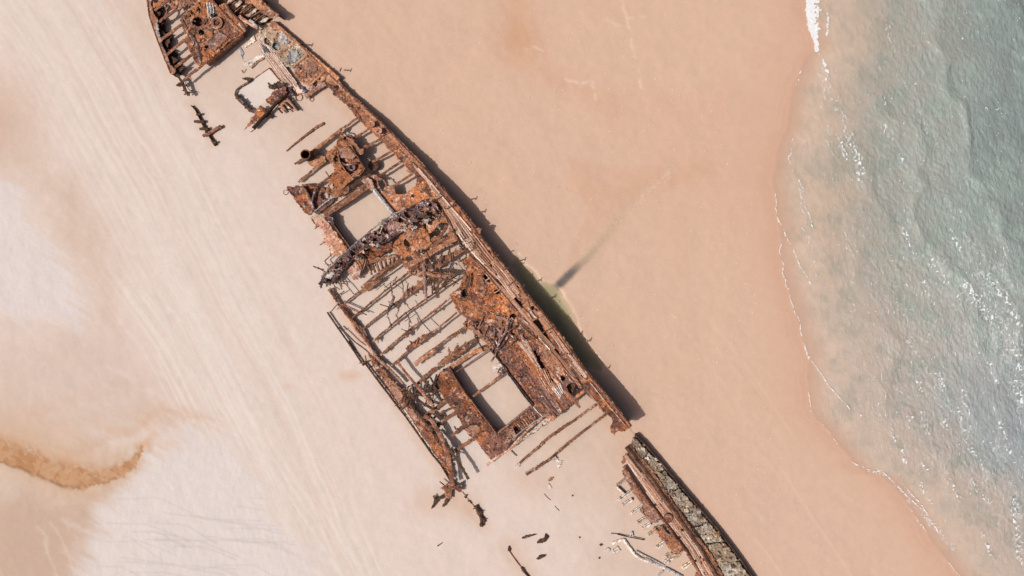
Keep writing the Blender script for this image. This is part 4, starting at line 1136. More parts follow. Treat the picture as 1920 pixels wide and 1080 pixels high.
plate('platform_plate', Q(3, (450, 395), (560, 300), (590, 215), (640, 235), (700, 215), (710, 260), (735, 340), (815, 340), (800, 400), (760, 430), (815, 520), (805, 570), (720, 625), (650, 690), (600, 730), (520, 745), (470, 700), (500, 590), (555, 540), (460, 430)), M['deck'], hull, zf=zd(.12), lump=.06, rough=.05, pin=.14,
      holes=[Q(3, (510, 440), (550, 400), (590, 450), (540, 480)), (520 + 648 * .199, 210 + 515 * .199, 7), (520 + 725 * .199, 210 + 500 * .199, 4), (520 + 640 * .199, 210 + 250 * .199, 2.6), (520 + 520 * .199, 210 + 700 * .199, 5)])
zpl = zd(.75)
for i, w_ in enumerate((Q(3, (570, 365), (690, 320), (740, 400)), Q(3, (740, 400), (815, 520), (800, 560), (770, 590)), Q(3, (770, 590), (700, 605), (650, 560)), Q(3, (650, 560), (590, 470), (570, 365)))):
    wall('winch_casing', w_, M['brown'], hull, zt=zpl, zb=lambda a, b: zdeck(a, b) + .1, th=.08, jag=.12, dent=.03, rows=4)
plate('winch_top', Q(3, (575, 365), (690, 325), (740, 410), (720, 440), (650, 440), (600, 430)), M['purple'], hull, zf=zd(.72), jag=2, lump=.04)
plate('winch_top', Q(3, (690, 590), (800, 530), (790, 570), (720, 610)), M['brown'], hull, zf=zd(.74), jag=2)
rod('winch_shaft', Q(3, (580, 470), (650, 500), (760, 480)), .13, M['dark'], hull, off=.5)
drum('winch_drum', *Q(3, (700, 520))[0], .8, 1.25, .35, M['dark'], hull, inner=.2, bottom=1.0)
bar('casing_rail', Q(3, (660, 320), (740, 400), (815, 520)), 2.4, M['hull'], hull, off=.82, h=.12)
bar('casing_rail', Q(3, (560, 360), (530, 420), (470, 430)), 3, M['brown'], hull, off=.3, h=.2)
plate('platform_plate', Q(3, (640, 230), (720, 250), (760, 330), (810, 350), (800, 400), (760, 420), (700, 320)), M['brown'], hull, zf=zd(.45), jag=1.8, lump=.04)
drum('winch_barrel', *Q(3, (905, 505))[0], .5, .62, .5, M['hull'], hull)
plate('platform_edge', Q(3, (650, 690), (690, 690), (880, 560), (890, 600), (840, 640), (700, 720)), M['hull'], hull, zf=zd(-.05))
plate('deck_plate', Q(3, (470, 690), (520, 740), (600, 720), (680, 700), (670, 760), (600, 800), (540, 800), (460, 760)), M['deck'], hull, zf=zd(.05), holes=[(520 + 515 * .199, 210 + 710 * .199, 4.5)], lump=.05)
rod('pipe_stub', Q(3, (455, 560), (485, 605)), .05, M['rail'], hull, off=.3)
rod('chain', Q(3, (600, 200), (640, 205), (660, 230), (700, 225), (715, 245)), .07, M['dark'], hull, off=.15)
drum('deck_fitting', *Q(3, (640, 248))[0], .6, 1.05, .2, M['dark'], hull, inner=.13)
# the standing ventilator stack
x_, y_ = Q(3, (265, 400))[0]
fn = drum('ventilator', x_, y_, .1, 1.55, .46, M['twig'], hull, inner=.37, bottom=.3, sides=28)
ring('ventilator_lip', x_, y_, 1.55, .44, .05, M['rail'], fn)
# rust tub on the port edge
plate('tub_plate', Q(3, (85, 700), (220, 708), (255, 740), (300, 790), (345, 870), (330, 960), (295, 978), (240, 930), (130, 775), (95, 735)), M['orange'], hull, zf=zc(.62), rough=.05, lump=.06, edge_up=.12)
plate('tub_plate', Q(3, (235, 700), (300, 690), (430, 720), (500, 760), (480, 830), (360, 930), (340, 860), (290, 780)), M['orange'], hull, zf=zc(.4), holes=[(520 + 445 * .199, 210 + 790 * .199, 7), (520 + 335 * .199, 210 + 740 * .199, 4)], lump=.05, pin=.1)
rod('tub_strut', Q(3, (240, 700), (285, 760), (320, 840), (345, 920)), .14, M['dark'], hull, zf=zc(.72))
rod('tub_strut', Q(3, (365, 715), (345, 780), (325, 860)), .14, M['dark'], hull, zf=zc(.72))
rod('tub_strut', Q(3, (230, 690), (300, 685), (370, 700), (430, 660), (510, 600)), .1, M['rail'], hull, zf=zc(.6))
ring('tub_shackle', *Q(3, (80, 757))[0], .62, .22, .045, M['rail'], hull)
bar('tub_edge', Q(3, (350, 935), (440, 860), (540, 790)), 2.6, M['grey'], hull, zf=zc(.55), h=.1)
plate('tub_plate', Q(3, (365, 950), (450, 870), (540, 800), (530, 840), (460, 900), (390, 965)), M['dark'], hull, zf=zc(.35))
plate('tub_plate', Q(3, (520, 790), (580, 740), (680, 700), (660, 750), (590, 800)), M['pink'], hull, zf=zd(.02), jag=2, pin=.2)

# --- forward hatch and its coamings
bar('hatch_coaming', Q(3, (445, 962), (560, 890), (700, 795), (860, 685)), 12, M['brown'], hull, off=.42, h=.5, wob=.1)
bar('hatch_coaming', Q(3, (430, 945), (550, 870), (690, 775), (850, 660)), 2, M['pink'], hull, off=.46, h=.4)
bar('hatch_coaming', Q(3, (800, 640), (870, 680), (930, 760), (1010, 860), (1100, 965)), 7, M['grey'], hull, off=.35, h=.45, wob=.1)
plate('hatch_corner', Q(3, (790, 650), (850, 610), (890, 640), (910, 720), (880, 740), (840, 690)), M['pink'], hull, zf=zd(.4))
plate('deck_plate', Q(3, (880, 590), (950, 600), (1020, 660), (1040, 690), (1100, 700), (1115, 770), (1200, 775), (1290, 700), (1320, 610), (1440, 700), (1560, 860), (1560, 960), (1420, 830), (1290, 880), (1170, 960), (1110, 960), (1010, 850), (940, 740), (900, 660)), M['deck'], hull, zf=zd(.0), lump=.05, rough=.04, pin=.12,
      holes=[Q(3, (950, 650), (1000, 650), (1020, 700), (990, 750), (965, 720)), (520 + 1275 * .199, 210 + 790 * .199, 3.5)])
wall('hatch_coaming', Q(4, (250, 330), (300, 380), (400, 520), (485, 635)), M['rail'], hull, zt=zd(.35), zb=.05, th=.08)
plate('hatch_corner', Q(4, (240, 340), (270, 310), (320, 340), (340, 410), (300, 400), (262, 370)), M['dark'], hull, zf=zd(.36))
plate('side_plate', Q(4, (110, 345), (160, 320), (215, 300), (260, 340), (270, 380), (340, 470), (475, 635), (400, 690), (310, 705), (290, 690), (285, 620), (215, 570), (245, 520), (205, 430), (160, 440), (150, 400)), M['pink'], hull, zf=zd(-.02), jag=3, pin=.24, lump=.05)
plate('side_plate', Q(4, (110, 345), (160, 320), (240, 300), (250, 350), (190, 380)), M['pale'], hull, zf=zd(.02), jag=2)
for a, b in (((120, 350), (150, 400)), ((150, 450), (190, 420)), ((200, 600), (250, 570)), ((300, 700), (245, 750)), ((245, 750), (290, 810)), ((270, 830), (300, 800)), ((400, 690), (300, 800))):
    rod('broken_rod', Q(4, a, b), .05, M['beam'], hull)
# sooty bulkhead girder across the ship
zb_ = lambda a, b: zdeck(a, b) + .55
GIR = Q(4, (190, 960), (215, 900), (300, 800), (390, 710), (480, 632), (600, 530), (700, 440), (800, 365), (900, 300), (1000, 265), (1090, 235), (1170, 180), (1240, 165), (1310, 230), (1330, 265), (1260, 290), (1200, 300), (1130, 350), (1060, 400), (960, 470), (830, 560), (740, 600), (640, 625), (560, 680), (500, 730), (430, 810), (380, 880), (300, 965), (240, 950), (205, 1000))
plate('bulkhead_girder', GIR, M['dark'], hull, zf=zb_, rough=.11, lump=.10, pin=.3, jag=2.8,
      holes=[(560 + q[0] * .199, 340 + q[1] * .199, q[2]) for q in ((1035, 305, 9), (1190, 285, 8), (965, 365, 5), (715, 480, 4.5), (790, 455, 4), (825, 475, 4), (625, 555, 6), (720, 545, 4.5), (530, 675, 9), (575, 640, 5), (390, 800, 8), (430, 775, 5), (1240, 225, 4), (290, 935, 4.5))])
plate('bulkhead_girder', [(x_ + 3, y_ + 5) for x_, y_ in GIR[:17]] + [(x_, y_ + 2) for x_, y_ in GIR[17:]], M['hull'], hull, zf=lambda a, b: zdeck(a, b) + .12, jag=2, pin=.1)
bar('girder_edge', Q(4, (215, 905), (300, 800), (480, 630), (700, 438), (905, 300), (1000, 262)), 2.0, M['grey'], hull, zf=zb_, off=.08, h=.3)
bar('girder_edge', Q(4, (310, 965), (500, 735), (640, 630), (830, 565), (1060, 405)), 2.5, M['dark'], hull, zf=zb_, off=.05, h=.4, knots=.5)
plate('girder_patch', Q(4, (830, 420), (900, 380), (1040, 400), (960, 460), (870, 500)), M['purple'], hull, zf=lambda a, b: zdeck(a, b) + .63, jag=2)
plate('girder_patch', Q(4, (240, 900), (330, 840), (340, 890), (290, 920)), M['grey'], hull, zf=lambda a, b: zdeck(a, b) + .65, jag=2.5)
rod('broken_rod', Q(4, (765, 490), (795, 410)), .05, M['drift'], hull, zf=zb_, off=.2)
rod('broken_rod', Q(4, (960, 335), (1010, 365)), .05, M['pale'], hull, zf=zb_, off=.15)
rod('broken_rod', Q(4, (700, 440), (820, 380)), .04, M['pale'], hull, zf=zb_, off=.15)
for i in range(26):
    f = random.random()
    x0 = 1290 - f * 1050; y0 = 250 + f * 640 + random.uniform(-70, 70)
    a_ = random.uniform(0, 6.28); L_ = random.uniform(40, 130)
    rod('broken_rod', [(*Q(4, (x0, y0))[0], float(zdeck(*Q(4, (x0, y0))[0])) + random.uniform(.3, .6)), (*Q(4, (x0 + L_ * .5 * math.cos(a_), y0 + L_ * .5 * math.sin(a_) + 8))[0], float(zdeck(*Q(4, (x0, y0))[0])) + random.uniform(.4, .8)), (*Q(4, (x0 + L_ * math.cos(a_), y0 + L_ * math.sin(a_)))[0], float(zdeck(*Q(4, (x0, y0))[0])) + random.uniform(.3, .7))], random.uniform(.03, .06), M[random.choice(['dark', 'rail', 'hull', 'purple'])], hull)
scatter('rust_scale', GIR, 300, M['dark'], hull, zf=lambda a, b: zdeck(a, b) + .58, seed=8, size=(.05, .2), hz=(.05, .22))
for i in range(34):
    f = random.random()
    x0 = 1290 - f * 1050; y0 = 250 + f * 640 + random.uniform(-60, 60); s_ = random.uniform(12, 42)
    plate('torn_plate', Q(4, (x0 - s_, y0), (x0, y0 - s_ * random.uniform(.3, 1)), (x0 + s_, y0 - random.uniform(-10, 10)), (x0 + random.uniform(-10, 10), y0 + s_ * random.uniform(.3, 1))), M[random.choice(['dark', 'purple', 'dark', 'grey', 'twig', 'pink'])], hull, zf=(lambda h_: (lambda a, b: zdeck(a, b) + h_))(random.uniform(.6, .85)), jag=2.2, rough=.08)
scatter('rust_scale', GIR, 90, M['pink'], hull, zf=lambda a, b: zdeck(a, b) + .58, seed=9, size=(.04, .12))

# --- broken plating behind the girder
plate('deck_plate', Q(4, (985, 480), (1080, 420), (1150, 385), (1180, 440), (1230, 500), (1250, 590), (1200, 640), (1110, 650), (1060, 690), (990, 725), (930, 690), (885, 640), (900, 575)), M['deck'], hull, zf=zd(.0), lump=.05, pin=.1, holes=[Q(4, (980, 545), (1005, 530), (1060, 610), (1035, 640), (1000, 600))])
plate('deck_plate', Q(4, (640, 630), (760, 600), (880, 560), (890, 620), (800, 680), (740, 715), (650, 760), (620, 720), (600, 680)), M['orange'], hull, zf=zd(.03), pin=.15, jag=2.2)
plate('deck_plate', Q(4, (440, 830), (520, 740), (560, 690), (640, 690), (650, 770), (610, 860), (560, 920), (520, 930), (480, 870)), M['pink'], hull, zf=zd(.02), pin=.2, jag=2.4, holes=[(560 + 560 * .199, 340 + 720 * .199, 5)])
plate('deck_plate', Q(4, (1150, 390), (1210, 350), (1330, 330), (1360, 370), (1300, 430), (1260, 480), (1200, 500)), M['deck'], hull, zf=zd(.02), pin=.18, jag=2.4, holes=[Q(4, (1150, 410), (1190, 400), (1230, 480), (1205, 500)), (560 + 1240 * .199, 340 + 390 * .199, 4.5)])
plate('deck_plate', Q(4, (1330, 290), (1380, 330), (1450, 470), (1500, 540), (1440, 560), (1400, 500), (1440, 400), (1340, 380)), M['brown'], hull, zf=zd(.02), pin=.12)
for p, w_ in ((((1000, 810), (1130, 740), (1280, 650), (1480, 540)), 9), (((1100, 650), (1150, 720), (1190, 800)), 8), (((1230, 620), (1340, 560), (1440, 530)), 6), (((1200, 850), (1330, 790), (1440, 700), (1560, 640)), 7), (((1060, 860), (1200, 890), (1330, 870), (1470, 890)), 8),
              (((1180, 790), (1185, 900), (1192, 1060)), 7), (((990, 740), (1030, 800), (1040, 860)), 7), (((640, 770), (760, 735), (930, 700)), 7), (((1040, 830), (1100, 810), (1150, 760)), 8), (((1330, 720), (1430, 700), (1500, 650)), 6), (((1250, 560), (1330, 520), (1400, 420)), 6),
              (((1260, 1010), (1340, 930), (1420, 890)), 7), (((1400, 740), (1420, 640), (1430, 640)), 3), (((1540, 930), (1600, 870), (1620, 1000)), 3)):
    beam('deck_beam', Q(4, *p), w_, M['beam'] if w_ != 9 else M['brown'], hull, zf=zd(.04), depth=.2, jag=.35, spikes=.6)
plate('deck_plate', Q(4, (1050, 640), (1110, 650), (1170, 720), (1200, 780), (1130, 830), (1060, 850), (1040, 790), (1100, 740)), M['brown'], hull, zf=zd(-.02), pin=.25, jag=2.5)
for k in range(7):                                   # ladder of rungs
    f = k / 6
    rod('ladder_rung', Q(4, (650 + f * 250, 790 - f * 75), (690 + f * 200, 880 - f * 115)), .1, M['beam'], hull, off=.02)
beam('deck_beam', Q(4, (590, 1010), (720, 900), (850, 800), (970, 735)), 7, M['beam'], hull, zf=zd(-.02), jag=.3)
for (x0, y0, x1, y1, r_) in ((640, 640, 580, 880, .06), (640, 750, 590, 870, .05), (530, 740, 580, 830, .05), (860, 960, 880, 1080, .05), (1420, 640, 1440, 760, .05), (1380, 650, 1540, 570, .05), (1500, 560, 1520, 620, .06), (1330, 1030, 1400, 900, .05), (1610, 870, 1590, 1000, .05), (1240, 930, 1260, 1060, .07)):
    rod('broken_rod', Q(4, (x0, y0), ((x0 + x1) / 2 + 8, (y0 + y1) / 2), (x1, y1)), r_, M['twig'], hull, off=.3)
scatter('rust_scale', Q(4, (900, 620), (1200, 380), (1560, 660), (1560, 880), (1200, 900), (1040, 860)), 150, M['brown'], hull, zf=zd(.03), seed=12)
for (a, b, c) in (((1290, 720), (1370, 690), (1340, 780)), ((1400, 780), (1470, 750), (1440, 830)), ((1200, 830), (1260, 770), (1280, 830)), ((1480, 740), (1530, 730), (1510, 780)), ((1100, 220), (1160, 180), (1150, 250)), ((1280, 300), (1360, 320), (1300, 350))):
    plate('torn_plate', Q(4, a, b, c), M['dark'], hull, zf=zd(.25), jag=3)
for i in range(16):
    x0 = random.uniform(1060, 1560); y0 = random.uniform(620, 960); a_ = random.uniform(0, 3.14); L_ = random.uniform(50, 160)
    z0 = float(zdeck(*Q(4, (x0, y0))[0]))
    rod('broken_rod', [(*Q(4, (x0, y0))[0], z0 + random.uniform(.02, .3)), (*Q(4, (x0 + L_ * math.cos(a_) * .5, y0 + L_ * math.sin(a_) * .5))[0], z0 + random.uniform(.1, .4)), (*Q(4, (x0 + L_ * math.cos(a_), y0 + L_ * math.sin(a_)))[0], z0 + random.uniform(.0, .35))], random.uniform(.03, .065), M[random.choice(['dark', 'rail', 'beam', 'twig'])], hull)

# --- bare deck beams over the open hold
for p, w_ in ((((330, 505), (400, 440), (480, 380), (600, 310), (740, 210), (880, 105)), 3.3), (((400, 632), (500, 560), (640, 440), (800, 310), (930, 205)), 3.3), (((500, 742), (620, 640), (760, 535), (900, 430), (1100, 265)), 3.3),
              (((590, 862), (720, 750), (900, 592), (1080, 470), (1230, 360), (1350, 275)), 3.3), (((670, 985), (820, 850), (1000, 700), (1160, 580), (1340, 435)), 3.6), (((770, 1085), (930, 945), (1060, 850), (1170, 770), (1390, 582)), 3.6),
              (((985, 1065), (1090, 980), (1200, 905), (1320, 810), (1490, 705)), 3.6), (((1210, 1070), (1330, 980), (1440, 900), (1600, 810)), 3.6)):
    beam('deck_beam', Q(5, *p), w_, M['beam'], hull, zf=zd(-.02), depth=.26, jag=.3, spikes=.8)
plate('beam_plating', Q(5, (475, 390), (560, 310), (640, 270), (690, 270), (640, 310), (560, 380), (500, 405)), M['beam'], hull, zf=zd(.03), jag=2, pin=.15)
plate('beam_plating', Q(5, (860, 450), (920, 370), (1000, 320), (1080, 250), (1110, 290), (1020, 370), (920, 430)), M['beam'], hull, zf=zd(.03), jag=2, pin=.15)
plate('beam_plating', Q(5, (910, 920), (960, 860), (1030, 820), (1120, 770), (1150, 790), (1060, 860), (1000, 910), (930, 950)), M['orange'], hull, zf=zd(.03), jag=2, pin=.12)
plate('beam_plating', Q(7, (680, 200), (760, 140), (860, 70), (910, 90), (850, 140), (760, 190), (700, 240)), M['pink'], hull, zf=zd(.03), jag=2.6, pin=.2)
plate('beam_plating', Q(7, (900, 230), (960, 170), (1010, 120), (1010, 60), (1050, 110), (1080, 40), (1110, 90), (1200, 10), (1220, 40), (1120, 120), (1050, 170), (960, 240)), M['beam'], hull, zf=zd(.04), jag=2.6, pin=.15)
plate('torn_plate', Q(5, (790, 415), (815, 440), (760, 540), (725, 645), (735, 560)), M['dark'], hull, zf=zd(.35), jag=1)
for a, b in (((665, 505), (745, 530)), ((865, 737), (925, 765)), ((940, 850), (1010, 880)), ((1030, 815), (1010, 880)), ((330, 505), (540, 605)), ((270, 490), (500, 600)), ((210, 570), (270, 495))):
    rod('broken_rod', Q(5, a, b), .05, M['rail'], hull, off=.12)
bar('fallen_pole', Q(5, (935, 215), (1010, 215), (1075, 205), (1180, 235), (1330, 245)), 6, M['purple'], hull, off=.22, h=.2, knots=.3)
bar('fallen_pole', Q(5, (1075, 140), (1085, 260), (1100, 480)), 5.5, M['purple'], hull, off=.3, h=.2)
for k in range(14):                                   # rag of plating hanging from the beams
    f = random.random()
    bx = random.choice([((500, 742), (1100, 265)), ((590, 862), (1350, 275)), ((670, 985), (1340, 435)), ((770, 1085), (1390, 582)), ((985, 1065), (1490, 705))])
    x0 = bx[0][0] + (bx[1][0] - bx[0][0]) * f; y0 = bx[0][1] + (bx[1][1] - bx[0][1]) * f
    plate('torn_plate', Q(5, (x0 - 18, y0 + 5), (x0 + 25, y0 - 15), (x0 + random.uniform(-5, 30), y0 + random.uniform(22, 48))), M['beam'], hull, zf=zd(-.15), jag=1.4)

for i in range(30):                                   # bent frames and rods fallen across the beams
    x0 = random.uniform(620, 1400); y0 = random.uniform(180, 760)
    if not (60 < (x0 * .62 + y0 * .78) - 520 < 640):
        continue
    a_ = random.choice([random.uniform(-.9, -.3), random.uniform(.5, 1.9)]); L_ = random.uniform(40, 150); z0 = float(zdeck(*Q(5, (x0, y0))[0]))
    rod('broken_rod', [(*Q(5, (x0, y0))[0], z0 + .03), (*Q(5, (x0 + L_ * .5 * math.cos(a_) + random.uniform(-10, 10), y0 + L_ * .5 * math.sin(a_)))[0], z0 + random.uniform(.05, .2)), (*Q(5, (x0 + L_ * math.cos(a_), y0 + L_ * math.sin(a_)))[0], z0 + random.uniform(0, .2))], random.uniform(.03, .06), M[random.choice(['twig', 'rail', 'dark'])], hull)

# --- orange deck on the starboard side of the hold
DK = Q(6, (335, 250), (400, 200), (440, 190), (560, 335), (700, 505), (870, 700), (940, 800), (1080, 960), (1190, 1090), (700, 1090), (600, 1060), (540, 1000), (470, 960), (410, 900), (345, 850), (372, 790), (290, 730), (255, 640), (215, 570), (295, 510), (350, 400), (385, 310))
DKH = [Q(6, (310, 545), (350, 510), (410, 550), (370, 590), (330, 580)), Q(6, (515, 380), (560, 375), (600, 410), (595, 450), (560, 430)), (800 + 665 * .199, 440 + 535 * .199, 5), (800 + 810 * .199, 440 + 770 * .199, 5.5), (800 + 370 * .199, 440 + 170 * .199, 5), (800 + 345 * .199, 440 + 815 * .199, 3), (800 + 480 * .199, 440 + 830 * .199, 3.5)]
plate('hole_shade_plate', inset(DK, .88), M['hull'], hull, zf=zd(-.55), res=2.2, jag=3, rough=.1)  # dark sheet added to deepen the shade inside the deck holes
plate('deck_plate', DK, M['orange'], hull, zf=zd(.0), rough=.06, lump=.06, pin=.08, jag=2, holes=DKH)
plate('deck_plate', Q(6, (440, 290), (520, 330), (560, 480), (540, 560), (460, 480), (400, 420)), M['deck'], hull, zf=zd(.035), lump=.05, jag=3, pin=.12, holes=DKH)
plate('deck_plate', Q(6, (290, 640), (400, 620), (560, 680), (700, 760), (640, 800), (480, 790), (380, 770)), M['deck'], hull, zf=zd(.035), lump=.05, jag=3, pin=.15, holes=DKH)
plate('hole_lip', Q(6, (500, 385), (540, 370), (530, 400), (505, 400)), M['orange'], hull, zf=zd(.1))
rod('broken_rod', Q(6, (520, 640), (590, 590), (630, 560)), .05, M['rail'], hull, off=.15)
rod('broken_rod', Q(6, (640, 550), (700, 510)), .04, M['pale'], hull, off=.15)
rod('broken_rod', Q(6, (400, 500), (420, 400), (410, 360)), .05, M['rail'], hull, off=.3)
rod('broken_rod', Q(6, (560, 430), (595, 405)), .05, M['grey'], hull, off=.12)
scatter('rust_scale', DK, 420, M['deck'], hull, zf=zd(.03), seed=14, size=(.03, .11))
scatter('rust_scale', DK, 70, M['dark'], hull, zf=zd(.03), seed=15, size=(.03, .12))
# crumpled dark heap
HEAP = Q(6, (400, 860), (480, 830), (600, 760), (700, 770), (830, 790), (880, 850), (760, 920), (700, 1040), (640, 1070), (560, 1010), (480, 930))
plate('crumpled_plate', HEAP, M['purple'], hull, zf=zd(.1), rough=.12, lump=.12, pin=.42, jag=3.5)
plate('crumpled_plate', Q(6, (380, 860), (430, 850), (520, 930), (620, 1020), (600, 1060), (540, 1000), (460, 930)), M['purple'], hull, zf=zd(.22), rough=.1, jag=2.5)
for i in range(9):
    x0 = random.uniform(430, 820); y0 = random.uniform(770, 1000); a_ = random.uniform(-1.2, 1.9); L_ = random.uniform(60, 200)
    z0 = float(zdeck(*Q(6, (x0, y0))[0]))
    rod('bent_pipe', [(*Q(6, (x0, y0))[0], z0 + random.uniform(.1, .3)), (*Q(6, (x0 + L_ * math.cos(a_) * .5 + random.uniform(-15, 15), y0 + L_ * math.sin(a_) * .5))[0], z0 + random.uniform(.2, .5)), (*Q(6, (x0 + L_ * math.cos(a_), y0 + L_ * math.sin(a_)))[0], z0 + random.uniform(.1, .3))], random.uniform(.04, .08), M[random.choice(['dark', 'rail', 'purple', 'hull'])], hull)
for p in (((380, 0), (350, 110), (300, 190), (260, 270), (240, 340), (205, 395)), ((395, 20), (370, 140), (320, 230), (270, 280)), ((240, 200), (240, 250), (280, 290), (340, 260), (430, 200)), ((370, 130), (410, 150), (440, 200)), ((440, 60), (340, 120), (280, 170))):
    rod('bent_pipe', Q(8, *p), .085, M['dark'], hull, off=.35)
rod('bent_pipe', Q(8, (395, 145), (430, 180)), .06, M['drift'], hull, off=.35)

# --- deck between the after hatch and the starboard side, with its long crack
CR = Q(8, (500, 120), (545, 120), (585, 190), (625, 270), (660, 335), (700, 420), (745, 480), (765, 540), (800, 570), (785, 595), (735, 560), (705, 470), (660, 440), (630, 350), (595, 300), (555, 205), (520, 160))
DC = Q(8, (180, 280), (270, 250), (430, 190), (420, 110), (500, 40), (620, 120), (800, 330), (940, 510), (1000, 560), (1060, 640), (1050, 680), (1010, 730), (1030, 780), (1050, 820), (1030, 825), (985, 770), (960, 800), (890, 860), (850, 875), (800, 930), (745, 885), (600, 812), (480, 640), (340, 440), (260, 340))
plate('hole_shade_plate', Q(8, (300, 330), (450, 230), (560, 120), (760, 310), (930, 540), (1010, 620), (980, 690), (900, 790), (760, 850), (620, 770), (480, 590), (360, 430)), M['hull'], hull, zf=zd(-.6), res=2.2, jag=3, rough=.1)  # dark sheet added so openings in this deck show black
plate('deck_plate', DC, M['streak'], hull, zf=zd(.0), rough=.05, lump=.06, pin=.06, jag=1.6,
      holes=[CR, Q(8, (912, 622), (955, 592), (1000, 600), (1052, 640), (1056, 680), (995, 735), (955, 700)), (880 + 882 * .199, 600 + 548 * .199, 4.5)])
scatter('rust_scale', DC, 420, M['orange'], hull, zf=zd(.03), seed=18, size=(.03, .11))
scatter('rust_scale', DC, 80, M['dark'], hull, zf=zd(.03), seed=19, size=(.03, .13))
plate('deck_plate', Q(8, (280, 330), (330, 320), (430, 260), (520, 400), (560, 520), (640, 640), (700, 760), (640, 790), (560, 700), (440, 540), (350, 430)), M['orange'], hull, zf=zd(.03), rough=.04, lump=.06, pin=.12, jag=3.5)
plate('crack_shade_plate', [(x_ - 2, y_ + 2) for x_, y_ in CR], M['hull'], hull, zf=zd(-.5), jag=3)  # dark strip added under the crack to paint its deep shade
plate('deck_plate', Q(8, (640, 200), (760, 260), (870, 420), (900, 520), (800, 500), (720, 400), (660, 290)), M['brown'], hull, zf=zd(.05), jag=2.5, lump=.04, pin=.1)
for k in range(6):
    o_ = k * 17
    bar('plank', Q(8, (455 + o_, 210 - o_ * .2), (560 + o_ * .6, 330 + o_ * .1), (640 + o_ * .5, 440 + (k % 3) * 30)), 2.0, M[('timber', 'drift', 'timber_red')[k % 3]], hull, off=.06, h=.06, wob=.5)
for k in range(6):
    bar('plank', Q(8, (640 + k * 16, 520 - k * 12), (700 + k * 14, 620 - k * 10), (760 + k * 14, 700 - k * 5)), 1.8, M[('timber_red', 'timber', 'deck')[k % 3]], hull, off=.05, h=.05, wob=.5)
for k in range(5):
    bar('plank', Q(8, (775 + k * 19, 640 - k * 12), (820 + k * 14, 690 - k * 8), (855 + k * 8, 735 - k * 14)), 2.0, M['drift'] if k != 2 else M['grey'], hull, off=.09, h=.06, wob=.4)
rod('broken_rod', Q(8, (640, 330), (700, 300), (760, 270)), .05, M['rail'], hull, off=.15)
rod('broken_rod', Q(8, (550, 195), (610, 175), (640, 150)), .06, M['rail'], hull, off=.15)
ring('deck_ring', *Q(8, (540, 145))[0], float(zdeck(*Q(8, (540, 145))[0])) + .12, .38, .06, M['dark'], hull)
bar('deck_beam', Q(8, (1000, 735), (1040, 700), (1085, 665)), 5, M['brown'], hull, off=.05, h=.2, knots=.5)
bar('torn_bracket', Q(8, (985, 760), (1010, 790), (1045, 825)), 5, M['brown'], hull, off=.02, h=.15)
# after hatch coamings
bar('hatch_coaming', Q(7, (1560, 300), (1650, 420), (1720, 520), (1800, 615)), 2.4, M['grey'], hull, off=.30, h=.5, wob=.3)
bar('hatch_coaming', Q(7, (1400, 70), (1480, 170), (1600, 330), (1700, 460), (1810, 600)), 4, M['hull'], hull, off=.2, h=.5)
bar('hatch_coaming', Q(7, (1010, 262), (1130, 180), (1260, 95), (1385, 65)), 8, M['brown'], hull, off=.12, h=.4, wob=.25)
bar('hatch_coaming', Q(7, (1080, 290), (1220, 195), (1380, 85)), 1.6, M['pink'], hull, off=.16, h=.4)
bar('hatch_coaming', Q(7, (1020, 240), (1100, 380), (1180, 500), (1215, 545)), 3, M['hull'], hull, off=.25, h=.5)
bar('hatch_coaming', Q(7, (1215, 545), (1290, 650), (1380, 760), (1465, 872)), 2.2, M['pink'], hull, off=.22, h=.5)
wall('hatch_coaming', Q(7, (1015, 250), (1100, 385), (1215, 550), (1340, 715), (1468, 875)), M['rail'], hull, zt=zd(.18), zb=-.2, th=.08)
bar('hatch_coaming', Q(7, (1470, 868), (1560, 800), (1680, 700), (1790, 612)), 3, M['pink'], hull, off=.12, h=.45)
beam('hatch_beam', Q(7, (1240, 520), (1400, 400), (1480, 335), (1565, 275)), 4, M['rail'], hull, zf=zd(.05), depth=.35)
plate('torn_plate', Q(7, (1480, 270), (1530, 250), (1560, 280), (1520, 320), (1480, 320)), M['dark'], hull, zf=zd(.12), jag=2.5)
rod('torn_cable', Q(7, (1470, 300), (1490, 250), (1540, 240), (1560, 270)), .04, M['rail'], hull, off=.2)
plate('hatch_cover', Q(7, (1420, 240), (1470, 210), (1530, 190), (1545, 240), (1480, 250), (1440, 310)), M['drift'], hull, zf=zd(-.4), jag=2.5, pin=.2)
# orange port-side deck of the after hatch
DP = Q(7, (935, 285), (1010, 240), (1060, 310), (1130, 430), (1200, 545), (1250, 610), (1340, 730), (1465, 872), (1560, 815), (1650, 740), (1790, 625), (1850, 690), (1909, 720), (1800, 800), (1660, 900), (1500, 1020), (1400, 1090), (1330, 1000), (1275, 925), (1200, 890), (1165, 830), (1110, 740), (1060, 650), (985, 575), (930, 470), (870, 420), (905, 335))
plate('deck_plate', DP, M['orange'], hull, zf=zd(.0), rough=.05, lump=.07, pin=.05, jag=1.6, holes=[(640 + 1655 * .199, 640 + 835 * .199, 7.5), (640 + 1155 * .199, 640 + 430 * .199, 2)])
plate('deck_plate', Q(9, (560, 425), (700, 612), (715, 605), (860, 520), (900, 430), (860, 350), (770, 372), (690, 330), (620, 360)), M['orange'], hull, zf=zd(.03), rough=.04, lump=.06, pin=.07, jag=1.4)
plate('rust_blister', Q(7, (1170, 820), (1230, 790), (1310, 810), (1300, 870), (1230, 900), (1190, 880)), M['purple'], hull, zf=zd(.05), jag=2, lump=.05)
scatter('rust_scale', DP, 360, M['orange'], hull, zf=zd(.03), seed=22, size=(.03, .11))
scatter('rust_scale', DP, 80, M['dark'], hull, zf=zd(.03), seed=23, size=(.03, .13))
